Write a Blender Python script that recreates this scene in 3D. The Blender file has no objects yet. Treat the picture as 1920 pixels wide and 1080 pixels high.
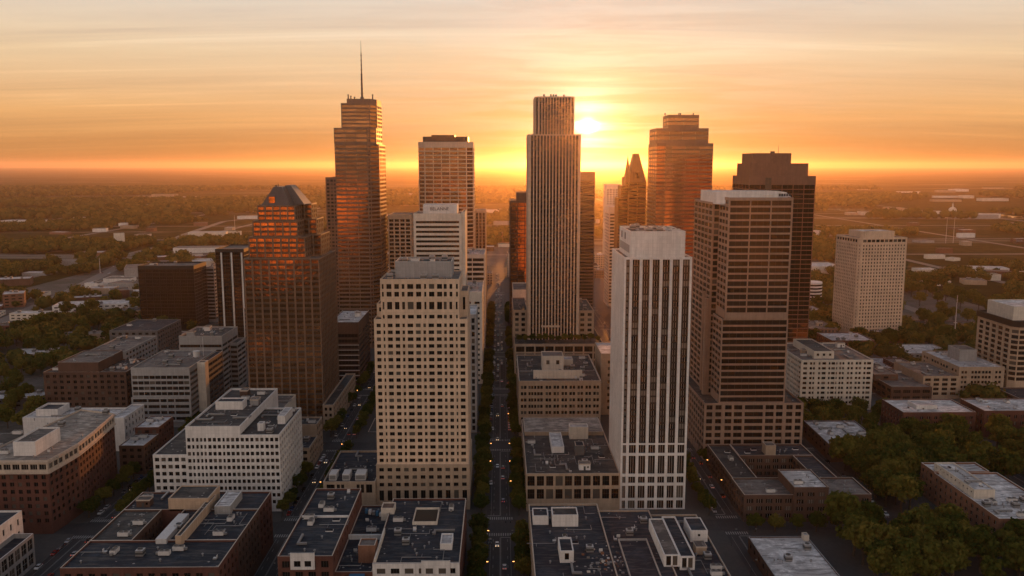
import bpy, math, random
import numpy as np
from mathutils import Vector, Matrix
R_ = math.radians
rng = random.Random(7)
SC = bpy.context.scene
COL = SC.collection

# ------------------------------------------------------------------ camera, sky, sun, exposure
CAM_H, FPX = 180.0, 1600.0
PITCH, YAW = R_(8.2), math.atan(23 / 1600)
cam_d = bpy.data.cameras.new('camera')
cam_d.sensor_width = 36.0
cam_d.lens = 36.0 * FPX / 1920.0
cam_d.clip_start = 1.0
cam_d.clip_end = 200000.0
cam = bpy.data.objects.new('camera', cam_d)
cam.location = (0, 0, CAM_H)
cam.rotation_euler = (math.pi / 2 - PITCH, 0, -YAW)
COL.objects.link(cam)
SC.camera = cam

SUN_EL = R_(2.55)
SUN_AZ = R_(5.8)          # from +Y towards +X
SUN_DIR = Vector((math.sin(SUN_AZ) * math.cos(SUN_EL), math.cos(SUN_AZ) * math.cos(SUN_EL), math.sin(SUN_EL)))
sun_d = bpy.data.lights.new('sun', 'SUN')
sun_d.energy = 5.0
sun_d.angle = R_(0.5)
sun_d.color = (1.0, 0.33, 0.062)
sun = bpy.data.objects.new('sun', sun_d)
sun.rotation_euler = (-SUN_DIR).to_track_quat('-Z', 'Y').to_euler()
sun.location = (0, 0, 900)
COL.objects.link(sun)

SC.view_settings.view_transform = 'Standard'
SC.view_settings.look = 'None'
SC.view_settings.exposure = 0.0
SC.view_settings.gamma = 1.0
SC.render.engine = 'CYCLES'
cy = SC.cycles
cy.use_denoising = True
cy.max_bounces = 4
cy.diffuse_bounces = 2
cy.glossy_bounces = 3
cy.transmission_bounces = 2
cy.volume_bounces = 0
cy.transparent_max_bounces = 4
cy.use_adaptive_sampling = True
cy.adaptive_threshold = 0.01
cy.sample_clamp_indirect = 4.0
cy.caustics_reflective = False
cy.caustics_refractive = False


class NT:
    """small helper to write node trees"""
    def __init__(s, tree):
        s.t = tree
        s.t.nodes.clear()

    def n(s, typ, **kw):
        nd = s.t.nodes.new(typ)
        ins = kw.pop('ins', {})
        for k, v in kw.items():
            setattr(nd, k, v)
        for k, v in ins.items():
            if isinstance(v, bpy.types.NodeSocket):
                s.t.links.new(v, nd.inputs[k])
            else:
                nd.inputs[k].default_value = v
        return nd

    def m(s, op, a, b=None, c=None, clamp=False):
        ins = {0: a}
        if b is not None: ins[1] = b
        if c is not None: ins[2] = c
        return s.n('ShaderNodeMath', operation=op, use_clamp=clamp, ins=ins).outputs[0]

    def mix(s, f, a, b, blend='MIX'):
        nd = s.n('ShaderNodeMix', data_type='RGBA', blend_type=blend)
        for k, v in ((0, f), (6, a), (7, b)):
            if isinstance(v, bpy.types.NodeSocket): s.t.links.new(v, nd.inputs[k])
            else: nd.inputs[k].default_value = v if k == 0 else tuple(v) + ((1,) if len(v) == 3 else ())
        return nd.outputs[2]

    def ramp(s, f, stops, interp='LINEAR'):
        nd = s.n('ShaderNodeValToRGB', ins={0: f})
        cr = nd.color_ramp
        cr.interpolation = interp
        while len(cr.elements) < len(stops): cr.elements.new(0.5)
        for e, (p, c) in zip(cr.elements, stops):
            e.position = p
            e.color = tuple(c) + (1,) if len(c) == 3 else c
        return nd.outputs[0]

    def noise(s, vec, scale, detail=3, rough=0.5, dist=0.0):
        return s.n('ShaderNodeTexNoise', ins={'Vector': vec, 'Scale': scale, 'Detail': detail, 'Roughness': rough, 'Distortion': dist}).outputs[0]

    def mapping(s, vec, loc=(0, 0, 0), rot=(0, 0, 0), scale=(1, 1, 1)):
        return s.n('ShaderNodeMapping', ins={'Vector': vec, 'Location': loc, 'Rotation': rot, 'Scale': scale}).outputs[0]

    def link(s, a, b):
        s.t.links.new(a, b)


def build_world():
    w = bpy.data.worlds.new('World')
    SC.world = w
    w.use_nodes = True
    t = NT(w.node_tree)
    d = t.n('ShaderNodeTexCoord').outputs['Generated']
    sep = t.n('ShaderNodeSeparateXYZ', ins={0: d})
    x, y, z = sep.outputs
    sky = t.n('ShaderNodeTexSky', sky_type='NISHITA', sun_disc=False, sun_elevation=SUN_EL, sun_rotation=SUN_AZ,
              air_density=0.6, dust_density=0.3, ozone_density=1.0)
    tint = t.mix(1.0, sky.outputs[0], (0.34, 0.28, 0.22), 'MULTIPLY')
    bg1 = t.n('ShaderNodeBackground', ins={0: tint, 1: 0.05})
    dt = t.n('ShaderNodeVectorMath', operation='DOT_PRODUCT', ins={0: d, 1: tuple(SUN_DIR)}).outputs['Value']
    cs = t.m('MAXIMUM', dt, 0.0)
    zc = t.m('MAXIMUM', z, 0.0)
    # thin high veil lit by the low sun: gradient over height, on the sun's side and opposite
    front = t.ramp(zc, [(0.0, (1.6, 0.60, 0.16)), (0.003, (0.90, 0.34, 0.10)), (0.007, (0.62, 0.245, 0.075)), (0.014, (0.60, 0.245, 0.075)), (0.026, (0.68, 0.29, 0.09)), (0.055, (0.82, 0.41, 0.145)), (0.115, (0.86, 0.61, 0.36)), (0.19, (0.80, 0.71, 0.60)), (0.26, (0.58, 0.52, 0.46)), (0.4, (0.30, 0.30, 0.32)), (1.0, (0.12, 0.165, 0.25))])
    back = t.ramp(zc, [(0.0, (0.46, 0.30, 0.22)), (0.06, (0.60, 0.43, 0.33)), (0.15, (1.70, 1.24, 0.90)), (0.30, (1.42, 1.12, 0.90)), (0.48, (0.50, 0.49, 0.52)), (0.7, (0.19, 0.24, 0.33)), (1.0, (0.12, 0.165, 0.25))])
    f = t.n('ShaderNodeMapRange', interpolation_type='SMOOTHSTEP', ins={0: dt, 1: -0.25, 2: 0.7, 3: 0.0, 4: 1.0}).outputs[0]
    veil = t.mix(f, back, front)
    amt = t.n('ShaderNodeMapRange', ins={0: zc, 1: 0.0, 2: 0.11, 3: 0.80, 4: 0.15}).outputs[0]
    dim = t.m('SUBTRACT', 1.0, t.m('MULTIPLY', t.m('POWER', cs, 18.0), amt))
    lowf = t.n('ShaderNodeMapRange', ins={0: zc, 1: 0.0, 2: 0.05, 3: 0.9, 4: 0.0}).outputs[0]
    dim = t.m('MULTIPLY', dim, t.m('SUBTRACT', 1.0, t.m('MULTIPLY', t.m('POWER', cs, 5.0), lowf)))
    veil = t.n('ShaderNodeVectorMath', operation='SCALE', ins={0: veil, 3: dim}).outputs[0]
    # cloud sheet, seen in perspective on a plane
    inv = t.m('DIVIDE', 1.0, t.m('ADD', zc, 0.06))
    px = t.m('MULTIPLY', x, inv)
    py = t.m('MULTIPLY', y, inv)
    pv = t.n('ShaderNodeCombineXYZ', ins={0: px, 1: py, 2: 0.0}).outputs[0]
    c1 = t.noise(t.mapping(pv, rot=(0, 0, R_(-38)), loc=(3.1, 1.7, 0), scale=(0.20, 1.25, 1)), 1.0, 9, 0.66, 0.9)
    c2 = t.noise(t.mapping(pv, rot=(0, 0, R_(24)), loc=(7.3, 0.4, 2), scale=(0.13, 0.8, 1)), 1.0, 8, 0.64, 0.6)
    cl = t.m('ADD', t.m('MULTIPLY', c1, 0.6), t.m('MULTIPLY', c2, 0.4))
    clr = t.ramp(cl, [(0.38, (0.86, 0.84, 0.86)), (0.46, (0.95, 0.94, 0.95)), (0.53, (1.0, 1.0, 1.0)), (0.62, (1.12, 1.15, 1.19))])
    veil = t.mix(1.0, veil, clr, 'MULTIPLY')
    # glow round the sun
    def glow(n, col):
        p = t.m('POWER', cs, n)
        v = t.n('ShaderNodeVectorMath', operation='SCALE', ins={0: col, 3: p}).outputs[0]
        return v
    g = None
    for n, col in ((30, (0.07, 0.09, 0.09)), (300, (0.12, 0.15, 0.14)), (2500, (0.75, 0.78, 0.68)), (40000, (9.0, 7.5, 5.0))):
        v = glow(n, col)
        g = v if g is None else t.n('ShaderNodeVectorMath', operation='ADD', ins={0: g, 1: v}).outputs[0]
    # dark cloud bars thin the glow
    bars = t.noise(t.mapping(d, rot=(0, R_(5), 0), scale=(5.0, 5.0, 70.0), loc=(0.7, 0, 0.3)), 1.0, 4, 0.55, 0.4)
    bf = t.n('ShaderNodeMapRange', interpolation_type='SMOOTHSTEP', ins={0: bars, 1: 0.40, 2: 0.60, 3: 0.45, 4: 1.25}).outputs[0]
    g = t.n('ShaderNodeVectorMath', operation='SCALE', ins={0: g, 3: bf}).outputs[0]
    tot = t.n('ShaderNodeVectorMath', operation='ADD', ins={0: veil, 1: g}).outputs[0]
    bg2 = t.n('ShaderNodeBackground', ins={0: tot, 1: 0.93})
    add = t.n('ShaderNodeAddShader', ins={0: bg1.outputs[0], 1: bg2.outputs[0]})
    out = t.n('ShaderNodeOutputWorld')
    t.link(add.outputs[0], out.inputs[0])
    w.cycles.sampling_method = 'MANUAL'
    w.cycles.sample_map_resolution = 1024


build_world()

# ------------------------------------------------------------------ pixel of the photograph -> point of the place
_F = Vector((math.sin(YAW) * math.cos(PITCH), math.cos(YAW) * math.cos(PITCH), -math.sin(PITCH)))
_R = Vector((math.cos(YAW), -math.sin(YAW), 0))
_U = Vector((math.sin(YAW) * math.sin(PITCH), math.cos(YAW) * math.sin(PITCH), math.cos(PITCH)))


def ray(px, py):
    return _F + _R * ((px - 960) / FPX) + _U * ((540 - py) / FPX)


def atY(px, py, Y):
    d = ray(px, py); t = Y / d.y
    return d.x * t, CAM_H + d.z * t


def atZ(px, py, Z):
    d = ray(px, py); t = (Z - CAM_H) / d.z
    return d.x * t, d.y * t


def rect(xl, xr, yt, Yf, Yb):
    """footprint and top of a block whose front top edge runs from pixel (xl,yt) to (xr,yt) at distance Yf"""
    x0, z = atY(xl, yt, Yf)
    x1, _ = atY(xr, yt, Yf)
    return x0, x1, Yf, Yb, z


# ------------------------------------------------------------------ materials
MATS = {}


def mat(name):
    m = bpy.data.materials.new(name)
    m.use_nodes = True
    t = NT(m.node_tree)
    b = t.n('ShaderNodeBsdfPrincipled')
    o = t.n('ShaderNodeOutputMaterial')
    t.link(b.outputs[0], o.inputs[0])
    MATS[name] = m
    return m, t, b


def sc3(c, k): return tuple(min(1.0, v * k) for v in c)


def obvec(t):
    tc = t.n('ShaderNodeTexCoord').outputs['Object']
    oi = t.n('ShaderNodeObjectInfo').outputs['Location']
    return t.n('ShaderNodeVectorMath', operation='ADD', ins={0: tc, 1: oi}).outputs[0]


def wall_mat(name, col, rough=0.85, var=0.22, streak=0.25, spec=0.3, bump=0.0):
    m, t, b = mat(name)
    v = obvec(t)
    n1 = t.noise(v, 0.06, 4, 0.6)
    n2 = t.noise(t.mapping(v, scale=(0.9, 0.9, 0.07)), 1.0, 3, 0.6)
    n3 = t.noise(v, 2.2, 2, 0.5)
    s = t.m('ADD', t.m('ADD', t.m('MULTIPLY', n1, 0.5), t.m('MULTIPLY', n2, streak * 2)), t.m('MULTIPLY', n3, 0.2))
    lo, hi = 0.35 + streak * 0.6, 0.35 + streak * 1.4
    f = t.n('ShaderNodeMapRange', ins={0: s, 1: 0.30 + streak * 0.6, 2: 0.42 + streak * 1.4, 3: 0.0, 4: 1.0}).outputs[0]
    sp = t.n('ShaderNodeSeparateXYZ', ins={0: v})
    uv = t.n('ShaderNodeCombineXYZ', ins={0: t.m('ADD', sp.outputs[0], sp.outputs[1]), 1: sp.outputs[2], 2: 0.0}).outputs[0]
    br = t.n('ShaderNodeTexBrick', offset=0.0, ins={'Vector': uv, 'Scale': 1.0, 'Brick Width': 2.3, 'Row Height': 1.85, 'Mortar Size': 0.035, 'Mortar Smooth': 0.3,
             'Color1': (1, 1, 1, 1), 'Color2': (0.86, 0.86, 0.86, 1), 'Mortar': (0.62, 0.60, 0.58, 1)}).outputs[0]
    c = t.mix(f, sc3(col, 1 - var), sc3(col, 1 + var * 0.5))
    t.link(t.mix(0.75, c, br, 'MULTIPLY'), b.inputs['Base Color'])
    b.inputs['Roughness'].default_value = rough
    b.inputs['Specular IOR Level'].default_value = spec
    return m


def brick_mat(name, col):
    m, t, b = mat(name)
    v = obvec(t)
    n1 = t.noise(v, 0.09, 4, 0.6)
    n3 = t.noise(t.mapping(v, scale=(1.2, 1.2, 5)), 1.0, 2, 0.7)
    n2 = t.noise(t.mapping(v, scale=(0.8, 0.8, 0.06)), 1.0, 3, 0.6)
    f = t.m('ADD', t.m('ADD', t.m('MULTIPLY', n1, 0.5), t.m('MULTIPLY', n3, 0.35)), t.m('MULTIPLY', n2, 0.25))
    c = t.ramp(f, [(0.38, sc3(col, 0.62)), (0.55, col), (0.72, sc3(col, 1.3))])
    t.link(c, b.inputs['Base Color'])
    b.inputs['Roughness'].default_value = 0.9
    b.inputs['Specular IOR Level'].default_value = 0.2
    return m


def roof_mat(name, col, patch, stain, spark=0.0, seam=True):
    """flat roof: base, repair patches, stains, seams and scraps"""
    m, t, b = mat(name)
    v = obvec(t)
    n1 = t.noise(v, 0.05, 4, 0.6, 0.8)
    n2 = t.noise(v, 0.22, 6, 0.72)
    n3 = t.noise(t.mapping(v, scale=(0.12, 0.6, 0.5)), 1.0, 4, 0.6, 0.5)
    c = t.mix(t.n('ShaderNodeMapRange', ins={0: n2, 1: 0.36, 2: 0.66}).outputs[0], sc3(col, 0.6), sc3(col, 1.55))
    c = t.mix(t.n('ShaderNodeMapRange', ins={0: n1, 1: 0.50, 2: 0.545}).outputs[0], c, patch)
    c = t.mix(t.n('ShaderNodeMapRange', ins={0: n3, 1: 0.50, 2: 0.62, 4: 0.85}).outputs[0], c, stain)
    if seam:
        br = t.n('ShaderNodeTexBrick', offset=0.35, ins={'Vector': v, 'Scale': 1.0, 'Brick Width': 7.5, 'Row Height': 2.6, 'Mortar Size': 0.07, 'Mortar Smooth': 0.2,
                 'Color1': (1, 1, 1, 1), 'Color2': (0.8, 0.8, 0.8, 1), 'Mortar': (0.55, 0.55, 0.55, 1)}).outputs[0]
        c = t.mix(0.8, c, br, 'MULTIPLY')
    if spark:
        vo = t.n('ShaderNodeTexVoronoi', feature='F1', ins={'Vector': v, 'Scale': 0.33, 'Randomness': 1.0})
        msk = t.m('LESS_THAN', vo.outputs['Distance'], 0.17)
        zn = t.m('GREATER_THAN', t.noise(v, 0.045, 2, 0.5), 0.55)
        c = t.mix(t.m('MULTIPLY', t.m('MULTIPLY', msk, zn), spark), c, (0.42, 0.38, 0.34))
    t.link(c, b.inputs['Base Color'])
    b.inputs['Roughness'].default_value = 0.8
    b.inputs['Specular IOR Level'].default_value = 0.3
    return m


def glass_mat(name, col, metallic=0.0, rough=0.07, var=0.6, wob=0.35, blind=None, spec=0.6):
    m, t, b = mat(name)
    v = obvec(t)
    ri = t.n('ShaderNodeNewGeometry').outputs['Random Per Island']
    oi = t.n('ShaderNodeObjectInfo').outputs['Random']
    r = t.m('FRACT', t.m('ADD', ri, oi))
    c = t.mix(r, sc3(col, 1 - var), sc3(col, 1 + var))
    if blind:
        c = t.mix(t.m('GREATER_THAN', r, 0.84), c, blind)
    t.link(c, b.inputs['Base Color'])
    b.inputs['Metallic'].default_value = metallic
    b.inputs['Roughness'].default_value = rough
    b.inputs['Specular IOR Level'].default_value = spec
    nz = t.noise(v, 0.45, 2, 0.5)
    bp = t.n('ShaderNodeBump', ins={'Strength': wob, 'Distance': 0.10, 'Height': nz})
    t.link(bp.outputs[0], b.inputs['Normal'])
    return m


def plain(name, col, rough=0.7, metallic=0.0, spec=0.4, emit=None, es=1.0, var=0.12):
    m, t, b = mat(name)
    v = obvec(t)
    n = t.noise(v, 1.3, 3, 0.6)
    t.link(t.mix(n, sc3(col, 1 - var), sc3(col, 1 + var)), b.inputs['Base Color'])
    b.inputs['Roughness'].default_value = rough
    b.inputs['Metallic'].default_value = metallic
    b.inputs['Specular IOR Level'].default_value = spec
    if emit:
        b.inputs['Emission Color'].default_value = tuple(emit) + (1,)
        b.inputs['Emission Strength'].default_value = es
    return m


def grid_wall_mat(name, wall, win, bw, fh, mort, rough=0.6):
    """wall with rows of small windows, for far buildings only"""
    m, t, b = mat(name)
    v = obvec(t)
    sp = t.n('ShaderNodeSeparateXYZ', ins={0: v})
    h = t.m('ADD', sp.outputs[0], sp.outputs[1])
    uv = t.n('ShaderNodeCombineXYZ', ins={0: h, 1: sp.outputs[2], 2: 0.0}).outputs[0]
    br = t.n('ShaderNodeTexBrick', offset=0.0, ins={'Vector': uv, 'Scale': 1.0, 'Brick Width': bw, 'Row Height': fh, 'Mortar Size': mort, 'Mortar Smooth': 0.1,
             'Color1': tuple(win) + (1,), 'Color2': sc3(win, 1.8) + (1,), 'Mortar': tuple(wall) + (1,)})
    nz = t.n('ShaderNodeNewGeometry').outputs['Normal']
    up = t.m('GREATER_THAN', t.n('ShaderNodeSeparateXYZ', ins={0: nz}).outputs[2], 0.5)
    n1 = t.noise(v, 0.1, 3, 0.6)
    c = t.mix(up, br.outputs[0], wall)
    c = t.mix(t.m('MULTIPLY', n1, 0.5), c, sc3(wall, 0.6), 'MULTIPLY')
    t.link(c, b.inputs['Base Color'])
    b.inputs['Roughness'].default_value = rough
    return m


BEIGE = wall_mat('beige_stone', (0.70, 0.51, 0.36))
TAN = wall_mat('tan_stone', (0.42, 0.31, 0.22))
SAND = wall_mat('sandstone', (0.50, 0.36, 0.25))
WHITE = wall_mat('white_concrete', (0.74, 0.70, 0.66), streak=0.3)
CREAM = wall_mat('cream_concrete', (0.68, 0.60, 0.50))
PINK = wall_mat('pink_granite', (0.36, 0.24, 0.175))
PIER = wall_mat('bronze_pier', (0.21, 0.135, 0.09), rough=0.4)
REDBROWN = wall_mat('red_brown_granite', (0.22, 0.105, 0.065), rough=0.5)
COPPER = wall_mat('copper_clad_wall', (0.20, 0.085, 0.03), rough=0.5)
PALE = wall_mat('pale_stone', (0.64, 0.50, 0.38))
GREY = wall_mat('grey_concrete', (0.34, 0.33, 0.32))
DGREY = wall_mat('dark_grey_panel', (0.13, 0.13, 0.13))
BROWN = wall_mat('brown_granite', (0.20, 0.125, 0.088), rough=0.55)
DBROWN = wall_mat('dark_brown_granite', (0.10, 0.065, 0.05), rough=0.5)
BLACK = wall_mat('black_metal_panel', (0.025, 0.022, 0.02), rough=0.4)
BRONZE = wall_mat('bronze_panel', (0.10, 0.065, 0.045), rough=0.4)
BRICK = brick_mat('red_brick', (0.115, 0.05, 0.037))
BRICK2 = brick_mat('brown_brick', (0.10, 0.058, 0.043))
BRICK3 = brick_mat('orange_brick', (0.21, 0.105, 0.068))
TRIM = wall_mat('stone_trim', (0.55, 0.45, 0.36))
TAR = roof_mat('tar_roof', (0.026, 0.033, 0.045), (0.016, 0.022, 0.033), (0.085, 0.08, 0.078), 0.8)
TAR2 = roof_mat('worn_tar_roof', (0.055, 0.052, 0.05), (0.10, 0.09, 0.08), (0.035, 0.035, 0.036), 0.8)
GRAVEL = roof_mat('gravel_roof', (0.15, 0.125, 0.11), (0.09, 0.078, 0.07), (0.22, 0.19, 0.165), 0.7, False)
CREAMR = roof_mat('cream_roof', (0.36, 0.31, 0.26), (0.27, 0.23, 0.19), (0.12, 0.10, 0.09), 0.3)
MEMBR = roof_mat('white_membrane_roof', (0.62, 0.59, 0.57), (0.50, 0.47, 0.45), (0.22, 0.20, 0.19), 0.0)
GLASS = glass_mat('dark_window_glass', (0.014, 0.012, 0.011), blind=(0.10, 0.085, 0.07), spec=0.3)
GLASSB = glass_mat('bronze_window_glass', (0.45, 0.215, 0.09), metallic=0.9, rough=0.05, var=0.3, wob=0.8)
DFRAME = plain('black_window_frame', (0.03, 0.025, 0.022), 0.5)
GLASSK = glass_mat('black_window_glass', (0.075, 0.038, 0.022), metallic=0.7, rough=0.06, var=0.4, wob=0.6)
GLASSN = glass_mat('dark_ribbon_glass', (0.016, 0.012, 0.010), spec=0.35, var=0.4)
FRAME = plain('window_frame', (0.07, 0.058, 0.05), 0.5)
FRAMEL = plain('light_window_frame', (0.42, 0.38, 0.34), 0.5)
SPAND = plain('dark_spandrel', (0.035, 0.028, 0.024), 0.25)
METAL = plain('galvanised_metal', (0.27, 0.265, 0.26), 0.45, 0.5)
WMETAL = plain('white_painted_metal', (0.55, 0.53, 0.51), 0.5, var=0.3)
GLASSC = glass_mat('copper_window_glass', (0.24, 0.105, 0.042), metallic=0.9, rough=0.05, var=0.3, wob=0.8)
DMETAL = plain('dark_metal', (0.06, 0.06, 0.06), 0.5, 0.3)
RUST = plain('rusty_metal', (0.24, 0.10, 0.05), 0.8)
BLUEM = plain('blue_tarpaulin', (0.03, 0.12, 0.22), 0.7)
ASPH = None


# ------------------------------------------------------------------ mesh builder
class MB:
    def __init__(s):
        s.v, s.f, s.m, s.mats = [], [], [], []

    def mi(s, m):
        if m not in s.mats: s.mats.append(m)
        return s.mats.index(m)

    def face(s, pts, m):
        i = len(s.v)
        s.v.extend(tuple(p) for p in pts)
        s.f.append(tuple(range(i, i + len(pts))))
        s.m.append(s.mi(m))

    def box(s, x0, x1, y0, y1, z0, z1, m, top=None, bottom=False):
        i = len(s.v)
        s.v += [(x0, y0, z0), (x1, y0, z0), (x1, y1, z0), (x0, y1, z0), (x0, y0, z1), (x1, y0, z1), (x1, y1, z1), (x0, y1, z1)]
        k = s.mi(m)
        for f in ((0, 1, 5, 4), (1, 2, 6, 5), (2, 3, 7, 6), (3, 0, 4, 7)):
            s.f.append(tuple(i + a for a in f)); s.m.append(k)
        s.f.append((i + 4, i + 5, i + 6, i + 7)); s.m.append(s.mi(top) if top else k)
        if bottom:
            s.f.append((i + 3, i + 2, i + 1, i)); s.m.append(k)

    def prism(s, poly, z0, z1, m, top=None):
        n = len(poly)
        for k in range(n):
            a, b = poly[k], poly[(k + 1) % n]
            s.face([(a[0], a[1], z0), (b[0], b[1], z0), (b[0], b[1], z1), (a[0], a[1], z1)], m)
        s.face([(p[0], p[1], z1) for p in poly], top or m)

    def cyl(s, cx, cy_, z0, z1, r0, r1, m, n=10, cap=True):
        i = len(s.v)
        for k in range(n):
            a = 2 * math.pi * k / n
            s.v.append((cx + r0 * math.cos(a), cy_ + r0 * math.sin(a), z0))
        for k in range(n):
            a = 2 * math.pi * k / n
            s.v.append((cx + r1 * math.cos(a), cy_ + r1 * math.sin(a), z1))
        q = s.mi(m)
        for k in range(n):
            j = (k + 1) % n
            s.f.append((i + k, i + j, i + n + j, i + n + k)); s.m.append(q)
        if cap:
            s.f.append(tuple(i + n + k for k in range(n))); s.m.append(q)

    def tube(s, a, b, ra, rb, m, n=6):
        a, b = Vector(a), Vector(b)
        d = (b - a).normalized()
        u = d.cross(Vector((0, 0, 1)) if abs(d.z) < 0.9 else Vector((1, 0, 0))).normalized()
        w = d.cross(u)
        i = len(s.v)
        for p, r in ((a, ra), (b, rb)):
            for k in range(n):
                t = 2 * math.pi * k / n
                s.v.append(tuple(p + u * (r * math.cos(t)) + w * (r * math.sin(t))))
        q = s.mi(m)
        for k in range(n):
            j = (k + 1) % n
            s.f.append((i + k, i + n + k, i + n + j, i + j)); s.m.append(q)
        s.f.append(tuple(i + n + n - 1 - k for k in range(n))); s.m.append(q)

    def mesh(s, name, smooth=False):
        me = bpy.data.meshes.new(name)
        me.from_pydata(s.v, [], s.f)
        for m in s.mats: me.materials.append(m)
        me.polygons.foreach_set('material_index', np.array(s.m, dtype=np.int32))
        if smooth: me.polygons.foreach_set('use_smooth', np.ones(len(s.f), dtype=bool))
        me.update()
        return me

    def build(s, name, parent=None, loc=(0, 0, 0), smooth=False):
        return link(name, s.mesh(name, smooth), parent, loc)


def link(name, me, parent=None, loc=(0, 0, 0), rz=0.0):
    o = bpy.data.objects.new(name, me)
    COL.objects.link(o)
    if parent is not None: o.parent = parent
    o.location = loc
    if rz: o.rotation_euler = (0, 0, rz)
    return o


def tag(o, label, cat, group=None):
    o['label'] = label
    o['category'] = cat
    if group: o['group'] = group
    return o


def inset(poly, d):
    """offset a convex CCW polygon inwards"""
    n = len(poly)
    out = []
    for k in range(n):
        p0, p1, p2 = (Vector(poly[(k + i - 1) % n]) for i in range(3))
        e1, e2 = (p1 - p0).normalized(), (p2 - p1).normalized()
        n1, n2 = Vector((-e1.y, e1.x)), Vector((-e2.y, e2.x))
        b = (n1 + n2)
        b = b / max(0.2, b.dot(n1)) * 1.0
        out.append(tuple(p1 + b * d))
    return out


# ------------------------------------------------------------------ facades
def S(bay=4.0, ww=2.2, fl=3.8, wh=2.0, nm=1, nh=1, d=0.4, ds=0.0, sp=None, mg=0.6, base=4.5, top=1.0, sill=0.55, glass=None, frame=None, cols=None, fm=0.09, bars=None):
    return dict(locals())


FOOT = []       # footprints, to keep trees and small houses out
CAMP = Vector((0, 0, CAM_H))


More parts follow.
